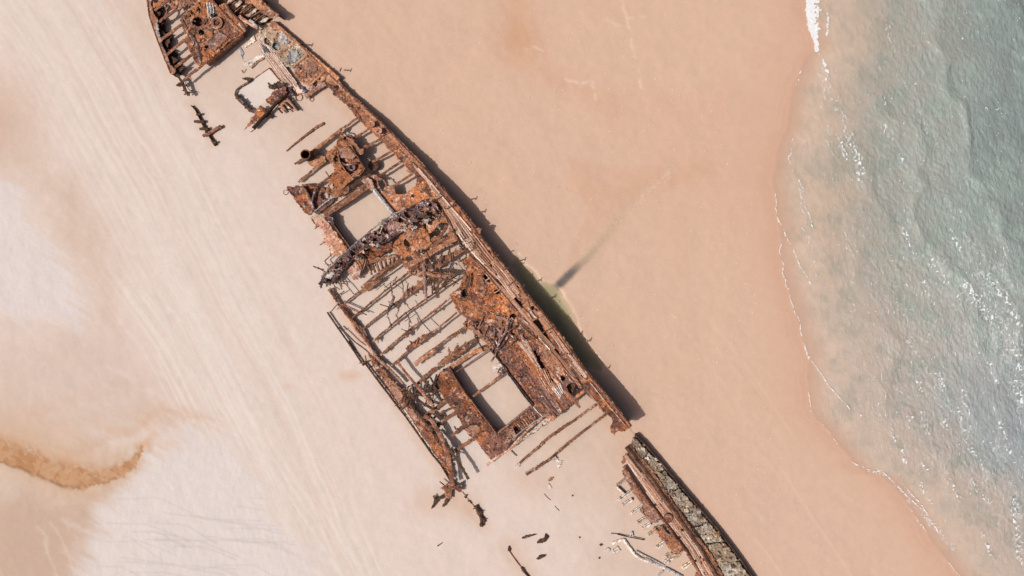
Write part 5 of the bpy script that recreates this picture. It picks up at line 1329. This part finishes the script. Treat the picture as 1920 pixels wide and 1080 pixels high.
plate('hole_shade_plate', Q(7, (960, 320), (1010, 290), (1150, 520), (1300, 730), (1460, 890), (1640, 800), (1760, 690), (1780, 760), (1640, 870), (1480, 990), (1400, 1020), (1230, 830), (1080, 620), (960, 440)), M['hull'], hull, zf=zd(-.45), res=2.2, jag=3, rough=.08)  # dark sheet added beneath, paints the gloom under the port-side deck
rod('deck_seam', Q(7, (890, 430), (960, 390), (1080, 310)), .06, M['hull'], hull, off=.03)
rod('deck_seam', Q(7, (930, 560), (1040, 520), (1120, 480)), .07, M['dark'], hull, off=.04)
bar('deck_edge', Q(9, (670, 668), (720, 620), (880, 515), (1060, 320), (1250, 180)), 4, M['pink'], hull, off=.02, h=.2, knots=.3)
bar('deck_edge', Q(9, (905, 425), (1000, 340), (1110, 260), (1250, 175)), 1.6, M['grey'], hull, off=.2, h=.15)
plate('edge_plate', Q(9, (880, 515), (1000, 410), (1130, 310), (1250, 200), (1310, 230), (1180, 310), (1050, 400), (930, 490)), M['pale'], hull, zf=zd(-.08), pin=.28, jag=2.5)
plate('edge_plate', Q(9, (1210, 230), (1290, 180), (1380, 160), (1310, 240), (1240, 260)), M['pink'], hull, zf=zd(-.04), pin=.2, jag=2)
for k in range(7):
    bar('grating_slat', Q(9, (850 + k * 10, 350 - k * 6), (890 + k * 8, 410 - k * 6), (925 + k * 6, 440 - k * 10)), 1.5, M['pink'] if k % 2 else M['purple'], hull, off=.08, h=.06)
for k in range(8):
    bar('grating_slat', Q(9, (955 + k * 20, 275 - k * 16), (1000 + k * 18, 330 - k * 15)), 1.6, M['pink'] if k % 3 == 0 else M['deck'], hull, off=.07, h=.06)
for k in range(4):
    bar('plank', Q(9, (1080 + k * 22, 110 + k * 2), (1120 + k * 24, 160 + k * 4), (1170 + k * 20, 210 - k * 6)), 1.8, M[('purple', 'drift', 'deck')[k % 3]], hull, off=.07, h=.06)
# beams left standing past the broken deck
for p, m_ in ((((975, 645), (1100, 540), (1240, 412), (1460, 265), (1695, 95)), 'beam'), (((1040, 755), (1200, 650), (1310, 565), (1470, 425), (1640, 300), (1785, 185)), 'beam')):
    b_ = beam('deck_beam', Q(9, *p), 4.6, M[m_], hull, zf=lambda a, b: np.maximum(zdeck(a, b) * .55 - .35, .1), depth=.2, jag=.35, spikes=.9)
bar('bleached_end', Q(9, (935, 690), (980, 645), (1060, 575)), 4.5, M['drift'], hull, zf=zc(.16), knots=.5)
bar('bleached_end', Q(9, (1035, 752), (1130, 695), (1230, 640), (1320, 590)), 6, M['drift'], hull, zf=zc(.22), knots=.4)
bar('bleached_end', Q(9, (1300, 570), (1380, 500), (1450, 450)), 4.5, M['pale'], hull, zf=zc(.4), knots=.4)
plate('bleached_splinter', Q(9, (1310, 590), (1370, 605), (1390, 635), (1345, 690), (1335, 640)), M['drift'], hull, zf=zc(.08), jag=2.5, pin=.3)
bar('bleached_splinter', Q(9, (890, 530), (915, 560), (942, 582)), 2.5, M['drift'], hull, zf=zc(.15))

# --- port side, sunk to the rail
zp = zd(-.02)
bar('port_rail', Q(5, (182, 362), (230, 430), (270, 500), (330, 570), (390, 640), (440, 700), (500, 762), (540, 850), (600, 940), (690, 1080)), 4.5, M['rail'], hull, zf=zp, h=.25, knots=.5)
bar('port_rail', Q(5, (300, 540), (380, 650), (430, 740), (480, 800), (560, 900), (660, 1040)), 4, M['pink'], hull, zf=zp, off=-.1, h=.2, knots=.6)
rod('rail_wire', Q(5, (170, 580), (230, 670), (300, 770), (370, 870), (430, 960), (510, 1080)) + Q(7, (220, 200), (330, 350), (430, 480), (520, 600), (600, 700), (720, 870), (860, 1070)) + Q(9, (235, 660), (300, 770), (345, 850)), .09, M['twig'], hull, zf=lambda a, b: np.maximum(zdeck(a, b) - .15, .2))
rod('rail_wire', Q(5, (280, 722), (340, 770), (430, 860), (500, 910), (545, 945), (600, 1010)), .06, M['twig'], hull, zf=zp)
rod('rail_wire', Q(5, (290, 720), (310, 760), (330, 740)), .05, M['rail'], hull, zf=zp)
for a, b in (((240, 300), (330, 310)), ((270, 260), (310, 340)), ((210, 290), (260, 380)), ((190, 350), (240, 380)), ((280, 250), (420, 410)), ((250, 430), (330, 380)), ((470, 1060), (545, 1045)), ((490, 1000), (500, 1080))):
    rod('rail_bracket', Q(5, a, ((a[0] + b[0]) / 2 + 6, (a[1] + b[1]) / 2), b), .05, M['beam'], hull, zf=zp)
for k in range(22):                                   # short posts and lugs along the wire
    f = k / 21
    P_, _ = resample(Q(7, (220, 200), (430, 480), (600, 700), (860, 1070)) + Q(9, (235, 660), (300, 770)), 3)
    q_ = P_[int(f * (len(P_) - 1))]
    rod('rail_bracket', [(q_[0] - 1, q_[1] + 1), (q_[0] + random.uniform(3, 8), q_[1] - random.uniform(1, 5))], random.uniform(.04, .08), M['twig'], hull, zf=zp)
PB = Q(7, (245, 90), (300, 130), (340, 200), (420, 290), (480, 370), (540, 420), (600, 500), (660, 600), (720, 680), (800, 790), (880, 870), (930, 950), (1000, 1080)) + Q(9, (250, 420), (290, 560), (340, 760), (345, 850), (310, 760), (230, 620), (120, 470), (60, 400), (0, 340)) + Q(7, (760, 900), (640, 720), (540, 560), (440, 430), (340, 290), (290, 215))
plate('port_stringer', PB, M['rail'], hull, zf=zd(.0), rough=.07, lump=.08, pin=.2, jag=2.2)
plate('port_stringer', Q(7, (480, 420), (540, 440), (580, 520), (560, 600), (500, 530)), M['pink'], hull, zf=zd(.07), jag=2, pin=.15)
plate('port_stringer', Q(7, (600, 620), (680, 640), (740, 740), (700, 760), (640, 700)), M['pink'], hull, zf=zd(.06), jag=2, pin=.25)
plate('port_stringer', Q(7, (760, 860), (850, 850), (930, 960), (1000, 1080), (900, 1080)), M['orange'], hull, zf=zd(.06), jag=2, pin=.15)
plate('port_stringer', Q(9, (0, 250), (60, 300), (140, 380), (230, 470), (280, 600), (320, 750), (240, 620), (120, 450), (0, 330)), M['orange'], hull, zf=zd(.06), jag=2, pin=.18)
bar('port_rail', Q(7, (250, 30), (330, 150), (440, 250), (540, 350), (580, 400)), 4, M['pink'], hull, zf=zp, off=.08, h=.2, knots=.5)
bar('port_rail', Q(7, (590, 640), (660, 740), (760, 900)), 1.8, M['drift'], hull, zf=zp, off=.1, h=.1)
bar('port_rail', Q(7, (780, 920), (850, 1010)), 1.6, M['drift'], hull, zf=zp, off=.08, h=.1)
scatter('rust_scale', PB, 260, M['rail'], hull, zf=zd(.03), seed=26)
scatter('rust_scale', PB, 160, M['pink'], hull, zf=zd(.03), seed=27, size=(.03, .09))
wall('port_shell', Q(7, (60, 0), (220, 215), (430, 495), (600, 715), (860, 1085)) + Q(9, (240, 680), (345, 860)), M['hull'], hull, zt=lambda a, b: np.maximum(zdeck(a, b) - .25, .1), zb=-.4, jag=.12, dent=.05)
# girders flung along the port side
for p, w_, o_ in ((((530, 195), (600, 290), (680, 385), (760, 480), (870, 605)), 5, .35), (((600, 470), (700, 540), (790, 600), (870, 640)), 5, .3), (((640, 560), (700, 660), (790, 760), (860, 850)), 5, .2), (((840, 720), (880, 810), (930, 900), (990, 1040)), 6, .35)):
    beam('flung_girder', Q(7, *p), w_, M['twig'] if o_ < .35 else M['rail'], hull, zf=zd(o_), depth=.2, jag=.2)
beam('flung_girder', Q(9, (70, 205), (150, 240), (215, 360), (290, 510), (320, 660), (350, 855)), 7, M['rail'], hull, zf=zd(.5), depth=.25, jag=.15)
beam('flung_girder', Q(9, (270, 450), (330, 540), (430, 680), (495, 798)), 5, M['twig'], hull, zf=zd(.55), depth=.2, jag=.25)
beam('flung_girder', Q(9, (165, 370), (240, 440), (300, 520)), 5, M['twig'], hull, zf=zd(.35), depth=.2)
for p in (((900, 310), (870, 400), (885, 440)), ((840, 340), (870, 400), (900, 460)), ((820, 370), (790, 460), (790, 540)), ((670, 400), (680, 480), (760, 500), (860, 460)), ((700, 490), (780, 520), (850, 510), (890, 470)), ((860, 400), (820, 500), (840, 580)), ((870, 420), (940, 560)), ((600, 620), (650, 520)), ((720, 420), (700, 480), (720, 560)), ((780, 480), (820, 380)), ((580, 480), (640, 470), (700, 520))):
    rod('bent_pipe', Q(7, *p), .085, M['twig'], hull, off=.28)
for i in range(26):
    x0 = random.uniform(560, 900); y0 = random.uniform(380, 620); a_ = random.uniform(0, 3.14); L_ = random.uniform(50, 150)
    z0 = max(float(zdeck(*Q(7, (x0, y0))[0])), .3)
    rod('broken_rod', [(*Q(7, (x0, y0))[0], z0 + random.uniform(0, .25)), (*Q(7, (x0 + L_ * math.cos(a_) * .5, y0 + L_ * math.sin(a_) * .5))[0], z0 + random.uniform(.05, .35)), (*Q(7, (x0 + L_ * math.cos(a_), y0 + L_ * math.sin(a_)))[0], z0 + random.uniform(0, .3))], random.uniform(.03, .07), M[random.choice(['twig', 'rail', 'beam'])], hull)
for i in range(14):
    f = random.random()
    x0 = 760 + f * 200 + random.uniform(-20, 60); y0 = 700 + f * 360; a_ = random.uniform(.2, 1.6); L_ = random.uniform(60, 140)
    z0 = max(float(zdeck(*Q(7, (x0, y0))[0])), .3)
    rod('broken_rod', [(*Q(7, (x0, y0))[0], z0 + .1), (*Q(7, (x0 + L_ * math.cos(a_), y0 + L_ * math.sin(a_)))[0], z0 + random.uniform(0, .4))], random.uniform(.04, .08), M[random.choice(['twig', 'rail'])], hull)
for p, w_ in ((((780, 712), (860, 655), (950, 590), (1050, 520)), 6), (((868, 722), (960, 665), (1042, 630)), 3.5), (((905, 792), (980, 735), (1065, 672)), 6), (((1030, 898), (1090, 850), (1155, 798)), 6), (((1040, 1055), (1130, 995), (1200, 945), (1280, 895)), 6.5), (((720, 402), (800, 320), (900, 245)), 6.5)):
    beam('deck_beam', Q(7, *p), w_, M['beam'], hull, zf=zd(-.03), depth=.22, jag=.4, spikes=.8)
plate('torn_plate', Q(7, (880, 690), (915, 680), (945, 740), (910, 730)), M['twig'], hull, zf=zd(.02), jag=1)
rod('broken_rod', Q(7, (1065, 800), (1080, 830)), .07, M['twig'], hull, off=.2)
# the broken after end of the port side
plate('torn_plate', Q(9, (230, 880), (340, 830), (360, 860), (430, 880), (430, 920), (350, 890), (300, 930), (250, 900)), M['rail'], hull, zf=zc(.5), jag=2)
plate('torn_plate', Q(9, (290, 880), (350, 900), (330, 980), (280, 970), (270, 930)), M['brown'], hull, zf=zc(.35), jag=2)
plate('torn_plate', Q(9, (160, 960), (200, 970), (280, 930), (290, 970), (220, 990), (190, 1030), (150, 1075), (140, 1070), (170, 1000)), M['twig'], hull, zf=zc(.25), jag=1.5)
plate('torn_plate', Q(9, (270, 970), (310, 970), (300, 1010), (270, 1050), (245, 1055), (265, 1020)), M['twig'], hull, zf=zc(.25), jag=1.5)
rod('broken_rod', Q(9, (222, 818), (270, 855), (300, 870)), .06, M['rail'], hull, zf=zc(.5))
rod('broken_rod', Q(9, (165, 950), (185, 985)), .06, M['twig'], hull, zf=zc(.35))
rod('broken_rod', Q(9, (240, 880), (340, 830)), .08, M['rail'], hull, zf=zc(.6))
plate('torn_plate', Q(9, (390, 850), (430, 830), (442, 890), (410, 910)), M['dark'], hull, zf=zc(.45), jag=2)
for p in ((345, 850), (300, 920), (410, 880)):
    x_, y_ = Q(9, p)[0]
    rod('stanchion', [(x_, y_, .45), (x_, y_, -.3)], .1, M['twig'], hull)

# ------------------------------------------------------------------ lower right: detached length of the side
frag = thing('shipwreck_side_fragment', 'detached low side of the wreck with crusted plates and timber ridge at lower right', 'shipwreck', 'broken sections of the wreck')
FO = Q(10, (402, 130), (470, 195), (560, 300), (640, 395), (720, 490), (810, 595), (900, 700), (985, 800), (1060, 900), (1125, 990), (1190, 1085), (1300, 1240))


def zfr(px, py):
    return np.full(np.shape(px), .42)


def zfc(c):
    return zc(c)


wall('hull_plate', FO[:5], M['hull'], frag, zt=zc(.55), zb=-.5, jag=.12)
wall('hull_plate', FO[4:8], M['hull'], frag, zt=zc(.53), zb=-.5, jag=.12)
wall('hull_plate', FO[7:], M['hull'], frag, zt=zc(.55), zb=-.5, jag=.12)
bar('hull_rim', FO, 2.6, M['twig'], frag, zf=zc(.58), h=.12, wob=.35)
inner = Q(10, (372, 180), (440, 290), (520, 390), (600, 490), (680, 600), (760, 700), (840, 800), (900, 900), (960, 1000), (1010, 1090), (1100, 1240))
FOa, _ = resample(FO, 3); INa, _ = resample(inner, 3)
for i in range(9):
    f0, f1 = i / 9, (i + 1) / 9 - .004
    a_ = [tuple(FOa[int((f0 + (f1 - f0) * t) * (len(FOa) - 1))] - (4, -2)) for t in (0, .5, 1)]
    b_ = [tuple(INa[int((f0 + (f1 - f0) * t) * (len(INa) - 1))]) for t in (1, .5, 0)]
    plate('crusted_plate', a_ + b_, M['barnacle'], frag, zf=zc(.32 + .03 * (i % 2)), rough=.06, lump=.09, pin=.16, jag=1.8)
plate('bottom_plate', FO[:] + inner[::-1], M['hull'], frag, zf=zc(.12), jag=1)
for i in range(30):
    f = random.random(); t = random.random()
    p = FOa[int(f * (len(FOa) - 1))] * (.15 + .8 * t) + INa[int(f * (len(INa) - 1))] * (.85 - .8 * t)
    plate('crust_flake', [(p[0] - random.uniform(2, 6), p[1] - random.uniform(1, 4)), (p[0] + random.uniform(1, 5), p[1] - random.uniform(2, 5)), (p[0] + random.uniform(2, 6), p[1] + random.uniform(1, 5)), (p[0] - random.uniform(1, 5), p[1] + random.uniform(1, 5))], M[random.choice(['barnacle', 'pale', 'grey', 'orange', 'barnacle'])], frag, zf=zc(.42 + random.uniform(0, .08)), jag=1.2)
scatter('crust', FO[:] + inner[::-1], 380, M['barnacle'], frag, zf=zc(.4), seed=31, size=(.03, .14))
for p in ((505, 390), (620, 555), (640, 510), (660, 535), (785, 770), (880, 893), (945, 978), (600, 490)):
    drum('rivet_hole', *Q(10, p)[0], .35, .46, .16, M['dark'], frag, inner=.12, bottom=.36)
RL = Q(10, (345, 215), (430, 330), (520, 440), (600, 560), (680, 670), (760, 790), (850, 920), (950, 1080), (1050, 1240))
bar('side_ridge', RL, 8, M['hull'], frag, zf=zc(.66), h=.45, wob=.15)
bar('side_ridge', [(x_ + 5, y_ - 3) for x_, y_ in RL], 7, M['rail'], frag, zf=zc(.5), h=.3, wob=.3, knots=.3)
plate('ridge_plate', Q(10, (345, 215), (375, 215), (470, 310), (560, 430), (640, 560), (720, 680), (800, 790), (900, 910), (1000, 1090), (940, 1090), (840, 920), (700, 700), (560, 510), (430, 330)), M['brown'], frag, zf=zc(.47), pin=.18, jag=1.8, lump=.06)
band(Q(10, (318, 290), (400, 420), (480, 530), (560, 640), (650, 760), (760, 900), (860, 1085), (950, 1240)), Q(10, (345, 250), (430, 355), (520, 470), (610, 600), (700, 720), (820, 880), (935, 1085), (1030, 1240)), 5, seed=9, nm='fragment_plank', off=.22, segs=5, mats=('timber', 'timber_red', 'timber_red', 'timber'))
drum('timber_bolt', *Q(10, (622, 690))[0], .5, .8, .38, M['rail'], frag)
ring('bolt_ring', *Q(10, (622, 690))[0], .8, .4, .05, M['twig'], frag)
bar('ridge_plate', Q(10, (322, 270), (330, 300), (312, 320)), 6, M['brown'], frag, zf=zc(.5))
bar('inner_ridge', Q(10, (325, 345), (390, 450), (470, 560), (550, 660), (600, 720), (700, 860), (780, 970), (850, 1090)), 5, M['rail'], frag, zf=zc(.5), h=.3, knots=.2)
plate('inner_plate', Q(10, (310, 375), (340, 355), (460, 540), (560, 680), (560, 720), (500, 720), (430, 630), (460, 600), (400, 540), (370, 480), (330, 430)), M['purple'], frag, zf=zc(.38), pin=.12, jag=1.8, lump=.07)
plate('inner_plate', Q(10, (520, 760), (580, 740), (660, 800), (720, 880), (700, 930), (660, 930), (600, 860), (550, 800)), M['brown'], frag, zf=zc(.34), pin=.3, jag=2.4, lump=.08)
plate('inner_plate', Q(10, (600, 940), (640, 920), (690, 930), (720, 900), (700, 960), (640, 960)), M['pale'], frag, zf=zc(.3), pin=.2, jag=2)
plate('inner_plate', Q(10, (800, 1070), (850, 1040), (860, 1100), (810, 1110)), M['brown'], frag, zf=zc(.32), jag=2)
rod('torn_cable', Q(10, (590, 760), (620, 800), (660, 800)), .09, M['dark'], frag, zf=zc(.45))
for a, b, w_ in (((272, 472), (330, 528), 3), ((278, 470), (335, 430), 4), ((288, 572), (375, 505), 5), ((318, 605), (380, 565), 5), ((374, 662), (455, 602), 5), ((418, 722), (478, 688), 5.5), ((452, 762), (505, 728), 5.5), ((488, 806), (545, 766), 5), ((548, 892), (605, 850), 6), ((720, 1032), (785, 985), 6), ((600, 1000), (672, 935), 7), ((612, 960), (650, 945), 5)):
    bar('frame_stub', Q(10, a, b), w_ * 1.25, M['drift'] if random.random() > .25 else M['pale'], frag, zf=zc(.26), h=.3, wob=.25)
    bar('stub_edge', Q(10, (a[0] + 3, a[1] - 6), (b[0] + 3, b[1] - 6)), w_ * .25, M['twig'], frag, zf=zc(.28), h=.2)

# ------------------------------------------------------------------ collapsed frame between the stern and the hull
cf = thing('collapsed_deck_frame', 'twisted rusted frame and plates around a square of pale sand below the stern deck', 'wreckage', 'loose wreckage')
rod('frame_edge', Q(2, (425, 138), (460, 175), (530, 262)), .06, M['rail'], cf, zf=zc(.12))
rod('frame_edge', Q(2, (425, 138), (340, 195), (240, 268)), .04, M['pink'], cf, zf=zc(.06))
plate('frame_lump', Q(2, (170, 240), (200, 220), (265, 235), (240, 275), (210, 250)), M['twig'], cf, zf=zc(.25))
rod('frame_edge', Q(2, (235, 268), (150, 315), (118, 345), (105, 385), (125, 425)), .08, M['rail'], cf, zf=zc(.18))
bar('frame_arm', Q(2, (105, 385), (150, 445), (205, 500), (255, 540), (300, 545)), 5.5, M['twig'], cf, zf=zc(.45), h=.3, knots=.9)
plate('frame_lump', Q(2, (125, 430), (160, 420), (195, 470), (170, 480)), M['dark'], cf, zf=zc(.55))
plate('frame_lump', Q(2, (255, 530), (300, 515), (320, 545), (290, 570)), M['dark'], cf, zf=zc(.6))
plate('orange_plate', Q(2, (190, 720), (240, 650), (250, 610), (285, 580), (325, 510), (345, 485), (395, 530), (380, 570), (330, 620), (265, 665)), M['orange'], cf, zf=zc(.62), lump=.05, rough=.05)
plate('orange_plate', Q(2, (385, 435), (430, 410), (450, 370), (500, 335), (585, 320), (590, 370), (500, 450), (440, 490), (415, 470)), M['orange'], cf, zf=zc(.72), lump=.05, rough=.05)
plate('dark_plate', Q(2, (408, 285), (425, 280), (450, 300), (500, 268), (560, 268), (570, 300), (500, 330), (440, 345), (425, 330)), M['twig'], cf, zf=zc(.78), lump=.08, rough=.06)
bar('frame_girder', Q(2, (265, 700), (380, 580), (480, 470), (590, 375)), 4, M['twig'], cf, zf=zc(.72), h=.4)
bar('frame_girder', Q(2, (240, 735), (350, 640), (440, 560)), 3, M['drift'], cf, zf=zc(.2), h=.2, knots=.4)
plate('fan_plate', Q(2, (500, 510), (560, 450), (605, 415), (700, 530), (690, 540), (630, 520), (570, 540)), M['pink'], cf, zf=zc(.3), jag=2, pin=.12)
for a, b in (((505, 515), (550, 562)), ((550, 485), (608, 552)), ((600, 415), (700, 540)), ((575, 460), (640, 520))):
    rod('fan_rib', Q(2, a, b), .08, M['twig'], cf, zf=zc(.42))
plate('dark_plate', Q(2, (580, 320), (640, 300), (640, 350), (660, 390), (610, 400), (570, 390)), M['dark'], cf, zf=zc(.5), jag=2.5)
plate('dark_plate', Q(2, (380, 590), (440, 540), (460, 600), (420, 610)), M['twig'], cf, zf=zc(.35), jag=2)
for p in ((250, 640), (460, 420), (340, 570), (560, 400), (150, 450), (280, 545), (220, 245), (440, 310)):
    x_, y_ = Q(2, p)[0]
    rod('frame_foot', [(x_, y_, .45), (x_, y_, -.2)], .08, M['twig'], cf)

# ------------------------------------------------------------------ loose wreckage, one thing each
LW = 'loose wreckage'


def lone(o, label, cat='wreckage'):
    return tag(o, label, cat, LW)


g0 = zc(.12)
lone(bar('iron_beam', Q(2, (585, 920), (650, 862), (760, 775), (860, 700), (935, 655)), 5, M['rail'], None, zf=zc(.16), h=.22, wob=.35, taper=(.4, 1)), 'long straight rusty beam lying alone on the sand beside the ventilator', 'beam')
tw = thing('spiked_frame', 'dark spiked frame with crosspieces half sunk in the sand below the stern', 'wreckage', LW)
bar('spine', Q(12, (288, 540), (330, 580), (355, 630), (390, 700), (430, 780), (470, 840), (515, 915)), 4, M['twig'], tw, zf=zc(.3), h=.35, knots=.8, taper=(.4, 1))
for a, b, w_ in (((318, 690), (412, 692), 5), ((370, 760), (452, 760), 5), ((440, 812), (572, 735), 6), ((400, 825), (450, 805), 6), ((340, 625), (378, 622), 4), ((490, 890), (525, 885), 4)):
    bar('crosspiece', Q(12, a, b), w_, M['twig'] if w_ != 6 else M['rail'], tw, zf=zc(.36), h=.2, wob=.4)
lone(ring('iron_ring', *Q(2, (705, 415))[0], .05, .32, .05, M['pink'], None), 'larger rusty ring lying in the sand below the tank lids', 'ring')
lone(ring('iron_ring', *Q(2, (825, 432))[0], .04, .2, .045, M['pink'], None), 'smaller rusty ring lying in the sand below the tank lids', 'ring')
ch = thing('chain_end', 'short stub of rusted frame trailing off the port side tip', 'wreckage', LW)
rod('wire', Q(11, (440, 215), (480, 265), (515, 310), (560, 360)), .035, M['pink'], ch, zf=zc(.04))
plate('barb', Q(11, (462, 240), (485, 240), (478, 272), (460, 262)), M['twig'], ch, zf=zc(.08))
plate('barb', Q(11, (495, 290), (525, 300), (520, 330)), M['twig'], ch, zf=zc(.08))
bar('stub', Q(11, (562, 350), (600, 415), (625, 480), (620, 545)), 6, M['twig'], ch, zf=zc(.3), h=.4, knots=.6)
rod('barb', Q(11, (600, 415), (635, 400)), .05, M['twig'], ch, zf=zc(.25)); rod('barb', Q(11, (625, 490), (662, 480)), .05, M['twig'], ch, zf=zc(.25))
rod('barb', Q(11, (540, 375), (570, 365)), .05, M['twig'], ch, zf=zc(.25))
bar('stub', Q(11, (600, 430), (640, 480), (650, 510)), 4, M['rail'], ch, zf=zc(.26), h=.35)
tr = thing('trailing_frame', 'thin buried frame line with a leaf shaped plate at the bottom edge', 'wreckage', LW)
plate('leaf_plate', Q(11, (880, 725), (902, 760), (890, 785), (865, 765)), M['twig'], tr, zf=zc(.12), jag=.8)
rod('wire', Q(11, (885, 775), (920, 825), (970, 895), (1010, 945)), .045, M['rail'], tr, zf=zc(.05))
bar('stub', Q(11, (1000, 930), (1030, 975), (1075, 1030)), 4, M['twig'], tr, zf=zc(.15), h=.25, knots=.6)
lone(plate('iron_shard', Q(11, (1003, 655), (1040, 625), (1160, 612), (1080, 640), (1030, 660)), M['twig'], None, zf=zc(.08), jag=.8, th=.12), 'slim dark iron sliver pointing right near the bottom edge', 'shard')
lone(plate('iron_shard', Q(11, (1145, 705), (1165, 670), (1215, 650), (1225, 615), (1260, 640), (1235, 680), (1190, 700)), M['twig'], None, zf=zc(.12), jag=1, th=.16, lump=.05), 'chunky brown iron shard with a pale tip, upper of two', 'shard')
lone(plate('iron_shard', Q(11, (1138, 858), (1170, 815), (1215, 808), (1235, 815), (1190, 850)), M['twig'], None, zf=zc(.12), jag=1, th=.16, lump=.05), 'chunky brown iron shard, lower of two near the bottom edge', 'shard')
lone(bar('iron_rod', Q(11, (1215, 232), (1245, 265), (1275, 292)), 1.2, M['twig'], None, zf=zc(.05), h=.08), 'thin rod in the sand below the bleached timbers, upper of two', 'rod')
lone(bar('iron_rod', Q(11, (1315, 345), (1335, 370), (1358, 392)), 1.2, M['twig'], None, zf=zc(.05), h=.08), 'thin rod in the sand below the bleached timbers, lower of two', 'rod')
lone(bar('iron_rod', Q(11, (203, 728), (255, 693)), 1.2, M['twig'], None, zf=zc(.06), h=.08, taper=(1.8, .6)), 'small nail-like rod alone on the sand at lower left of the wreck', 'rod')
lone(bar('iron_scrap', Q(11, (1255, 108), (1300, 78)), 3, M['rail'], None, zf=zc(.1), h=.14, knots=.8), 'small rusty scrap below the bleached beam ends', 'scrap')
lone(plate('bleached_scrap', Q(11, (1250, 130), (1275, 150), (1290, 178), (1262, 185), (1265, 160)), M['drift'], None, zf=zc(.05), jag=1), 'small white splinter on the sand below the rusty scrap', 'scrap')
for p, lb in (((1482, 252), 'tiny dark pebble of iron right of the two thin rods'), ((1550, 648), 'tiny dark pebble of iron left of the driftwood'), ((1735, 843), 'tiny dark pebble of iron lowest beside the driftwood')):
    x_, y_ = Q(11, p)[0]
    lone(plate('iron_pebble', [(x_ - 1.6, y_ - 1), (x_ + 1, y_ - 1.6), (x_ + 1.8, y_ + .8), (x_ - .5, y_ + 1.6)], M['twig'], None, zf=zc(.08), jag=.2, res=.7, th=.12), lb, 'pebble')
dw = thing('bent_pipe_run', 'long pale bent pipe running to the bottom edge beside the side fragment', 'pipe', LW)
bar('pipe', Q(10, (245, 865), (275, 850), (325, 835), (355, 880), (400, 940), (440, 965), (490, 985)), 4.5, M['drift'], dw, zf=zc(.2), h=.24, wob=.2)
bar('pipe', Q(10, (470, 965), (560, 1010), (640, 1045), (720, 1090)), 5, M['grey'], dw, zf=zc(.22), h=.24, wob=.25)
bar('pipe', Q(10, (408, 912), (450, 935), (520, 970), (605, 1015)), 2.5, M['drift'], dw, zf=zc(.16), h=.18)
bar('pipe', Q(10, (555, 1080), (590, 1045)), 3, M['grey'], dw, zf=zc(.14), h=.15)
plate('splinter', Q(10, (250, 905), (275, 880), (298, 905), (285, 932), (258, 930)), M['drift'], dw, zf=zc(.08), jag=2, pin=.3)
ds = thing('broken_spar', 'short dark edged spar above the pale bent pipe', 'spar', LW)
bar('spar', Q(10, (235, 795), (300, 803), (370, 815), (462, 836)), 2.6, M['drift'], ds, zf=zc(.14), h=.16, taper=(.4, 1))
bar('spar_edge', Q(10, (280, 800), (360, 818), (460, 838)), 1.4, M['twig'], ds, zf=zc(.2), h=.14)
rod('spar_fork', Q(10, (365, 812), (378, 778), (385, 812)), .05, M['grey'], ds, zf=zc(.16))
lone(plate('bleached_scrap', Q(10, (200, 905), (215, 888), (232, 900), (222, 918)), M['drift'], None, zf=zc(.08), jag=1, th=.1), 'pale splintered scrap at the upper end of the bent pipe', 'scrap')
lone(plate('iron_scrap', Q(10, (158, 870), (168, 862), (178, 872), (168, 880)), M['twig'], None, zf=zc(.1), jag=.6, res=.7, th=.12), 'small dark scrap left of the splintered scrap and bent pipe', 'scrap')

# ------------------------------------------------------------------ shell grit strewn on the firm sand
def grit(name, poly, n, label, seed):
    r = np.random.default_rng(seed)
    P = np.array(poly); lo, hi = P.min(0), P.max(0)
    X = lo[0] + r.random(n) * (hi[0] - lo[0]); Y = lo[1] + r.random(n) * (hi[1] - lo[1])
    k = inpoly(X, Y, poly) & (fbm(X / 40, Y / 40, seed, 3) > .42)
    V, F = [], []
    for x, y in zip(X[k], Y[k]):
        wx, wy = U(x, y, 0)
        s = .018 + .035 * r.random() ** 3
        F.append(CF + 8 * len(V)); V.append(chunk_verts(wx, wy, -.05, s, s * .8, .07 + s * .3, r, r.random() * 6))
    o = make_obj(name, np.concatenate(V), np.concatenate(F), M['shell'])
    o['kind'] = 'stuff'; o['label'] = label; o['category'] = 'shell grit'


M['shell'] = rust('shell_grit', [(.5, .40, .33), (.62, .53, .46), (.74, .68, .62)], spots=.1, speck=.2)
grit('shell_grit', [(700, 60), (1180, 40), (1420, 300), (1420, 700), (1560, 1060), (1420, 1070), (1200, 800), (1000, 500), (860, 330)], 5200, 'fine pale shell grit on the firm sand between wreck and sea', 71)
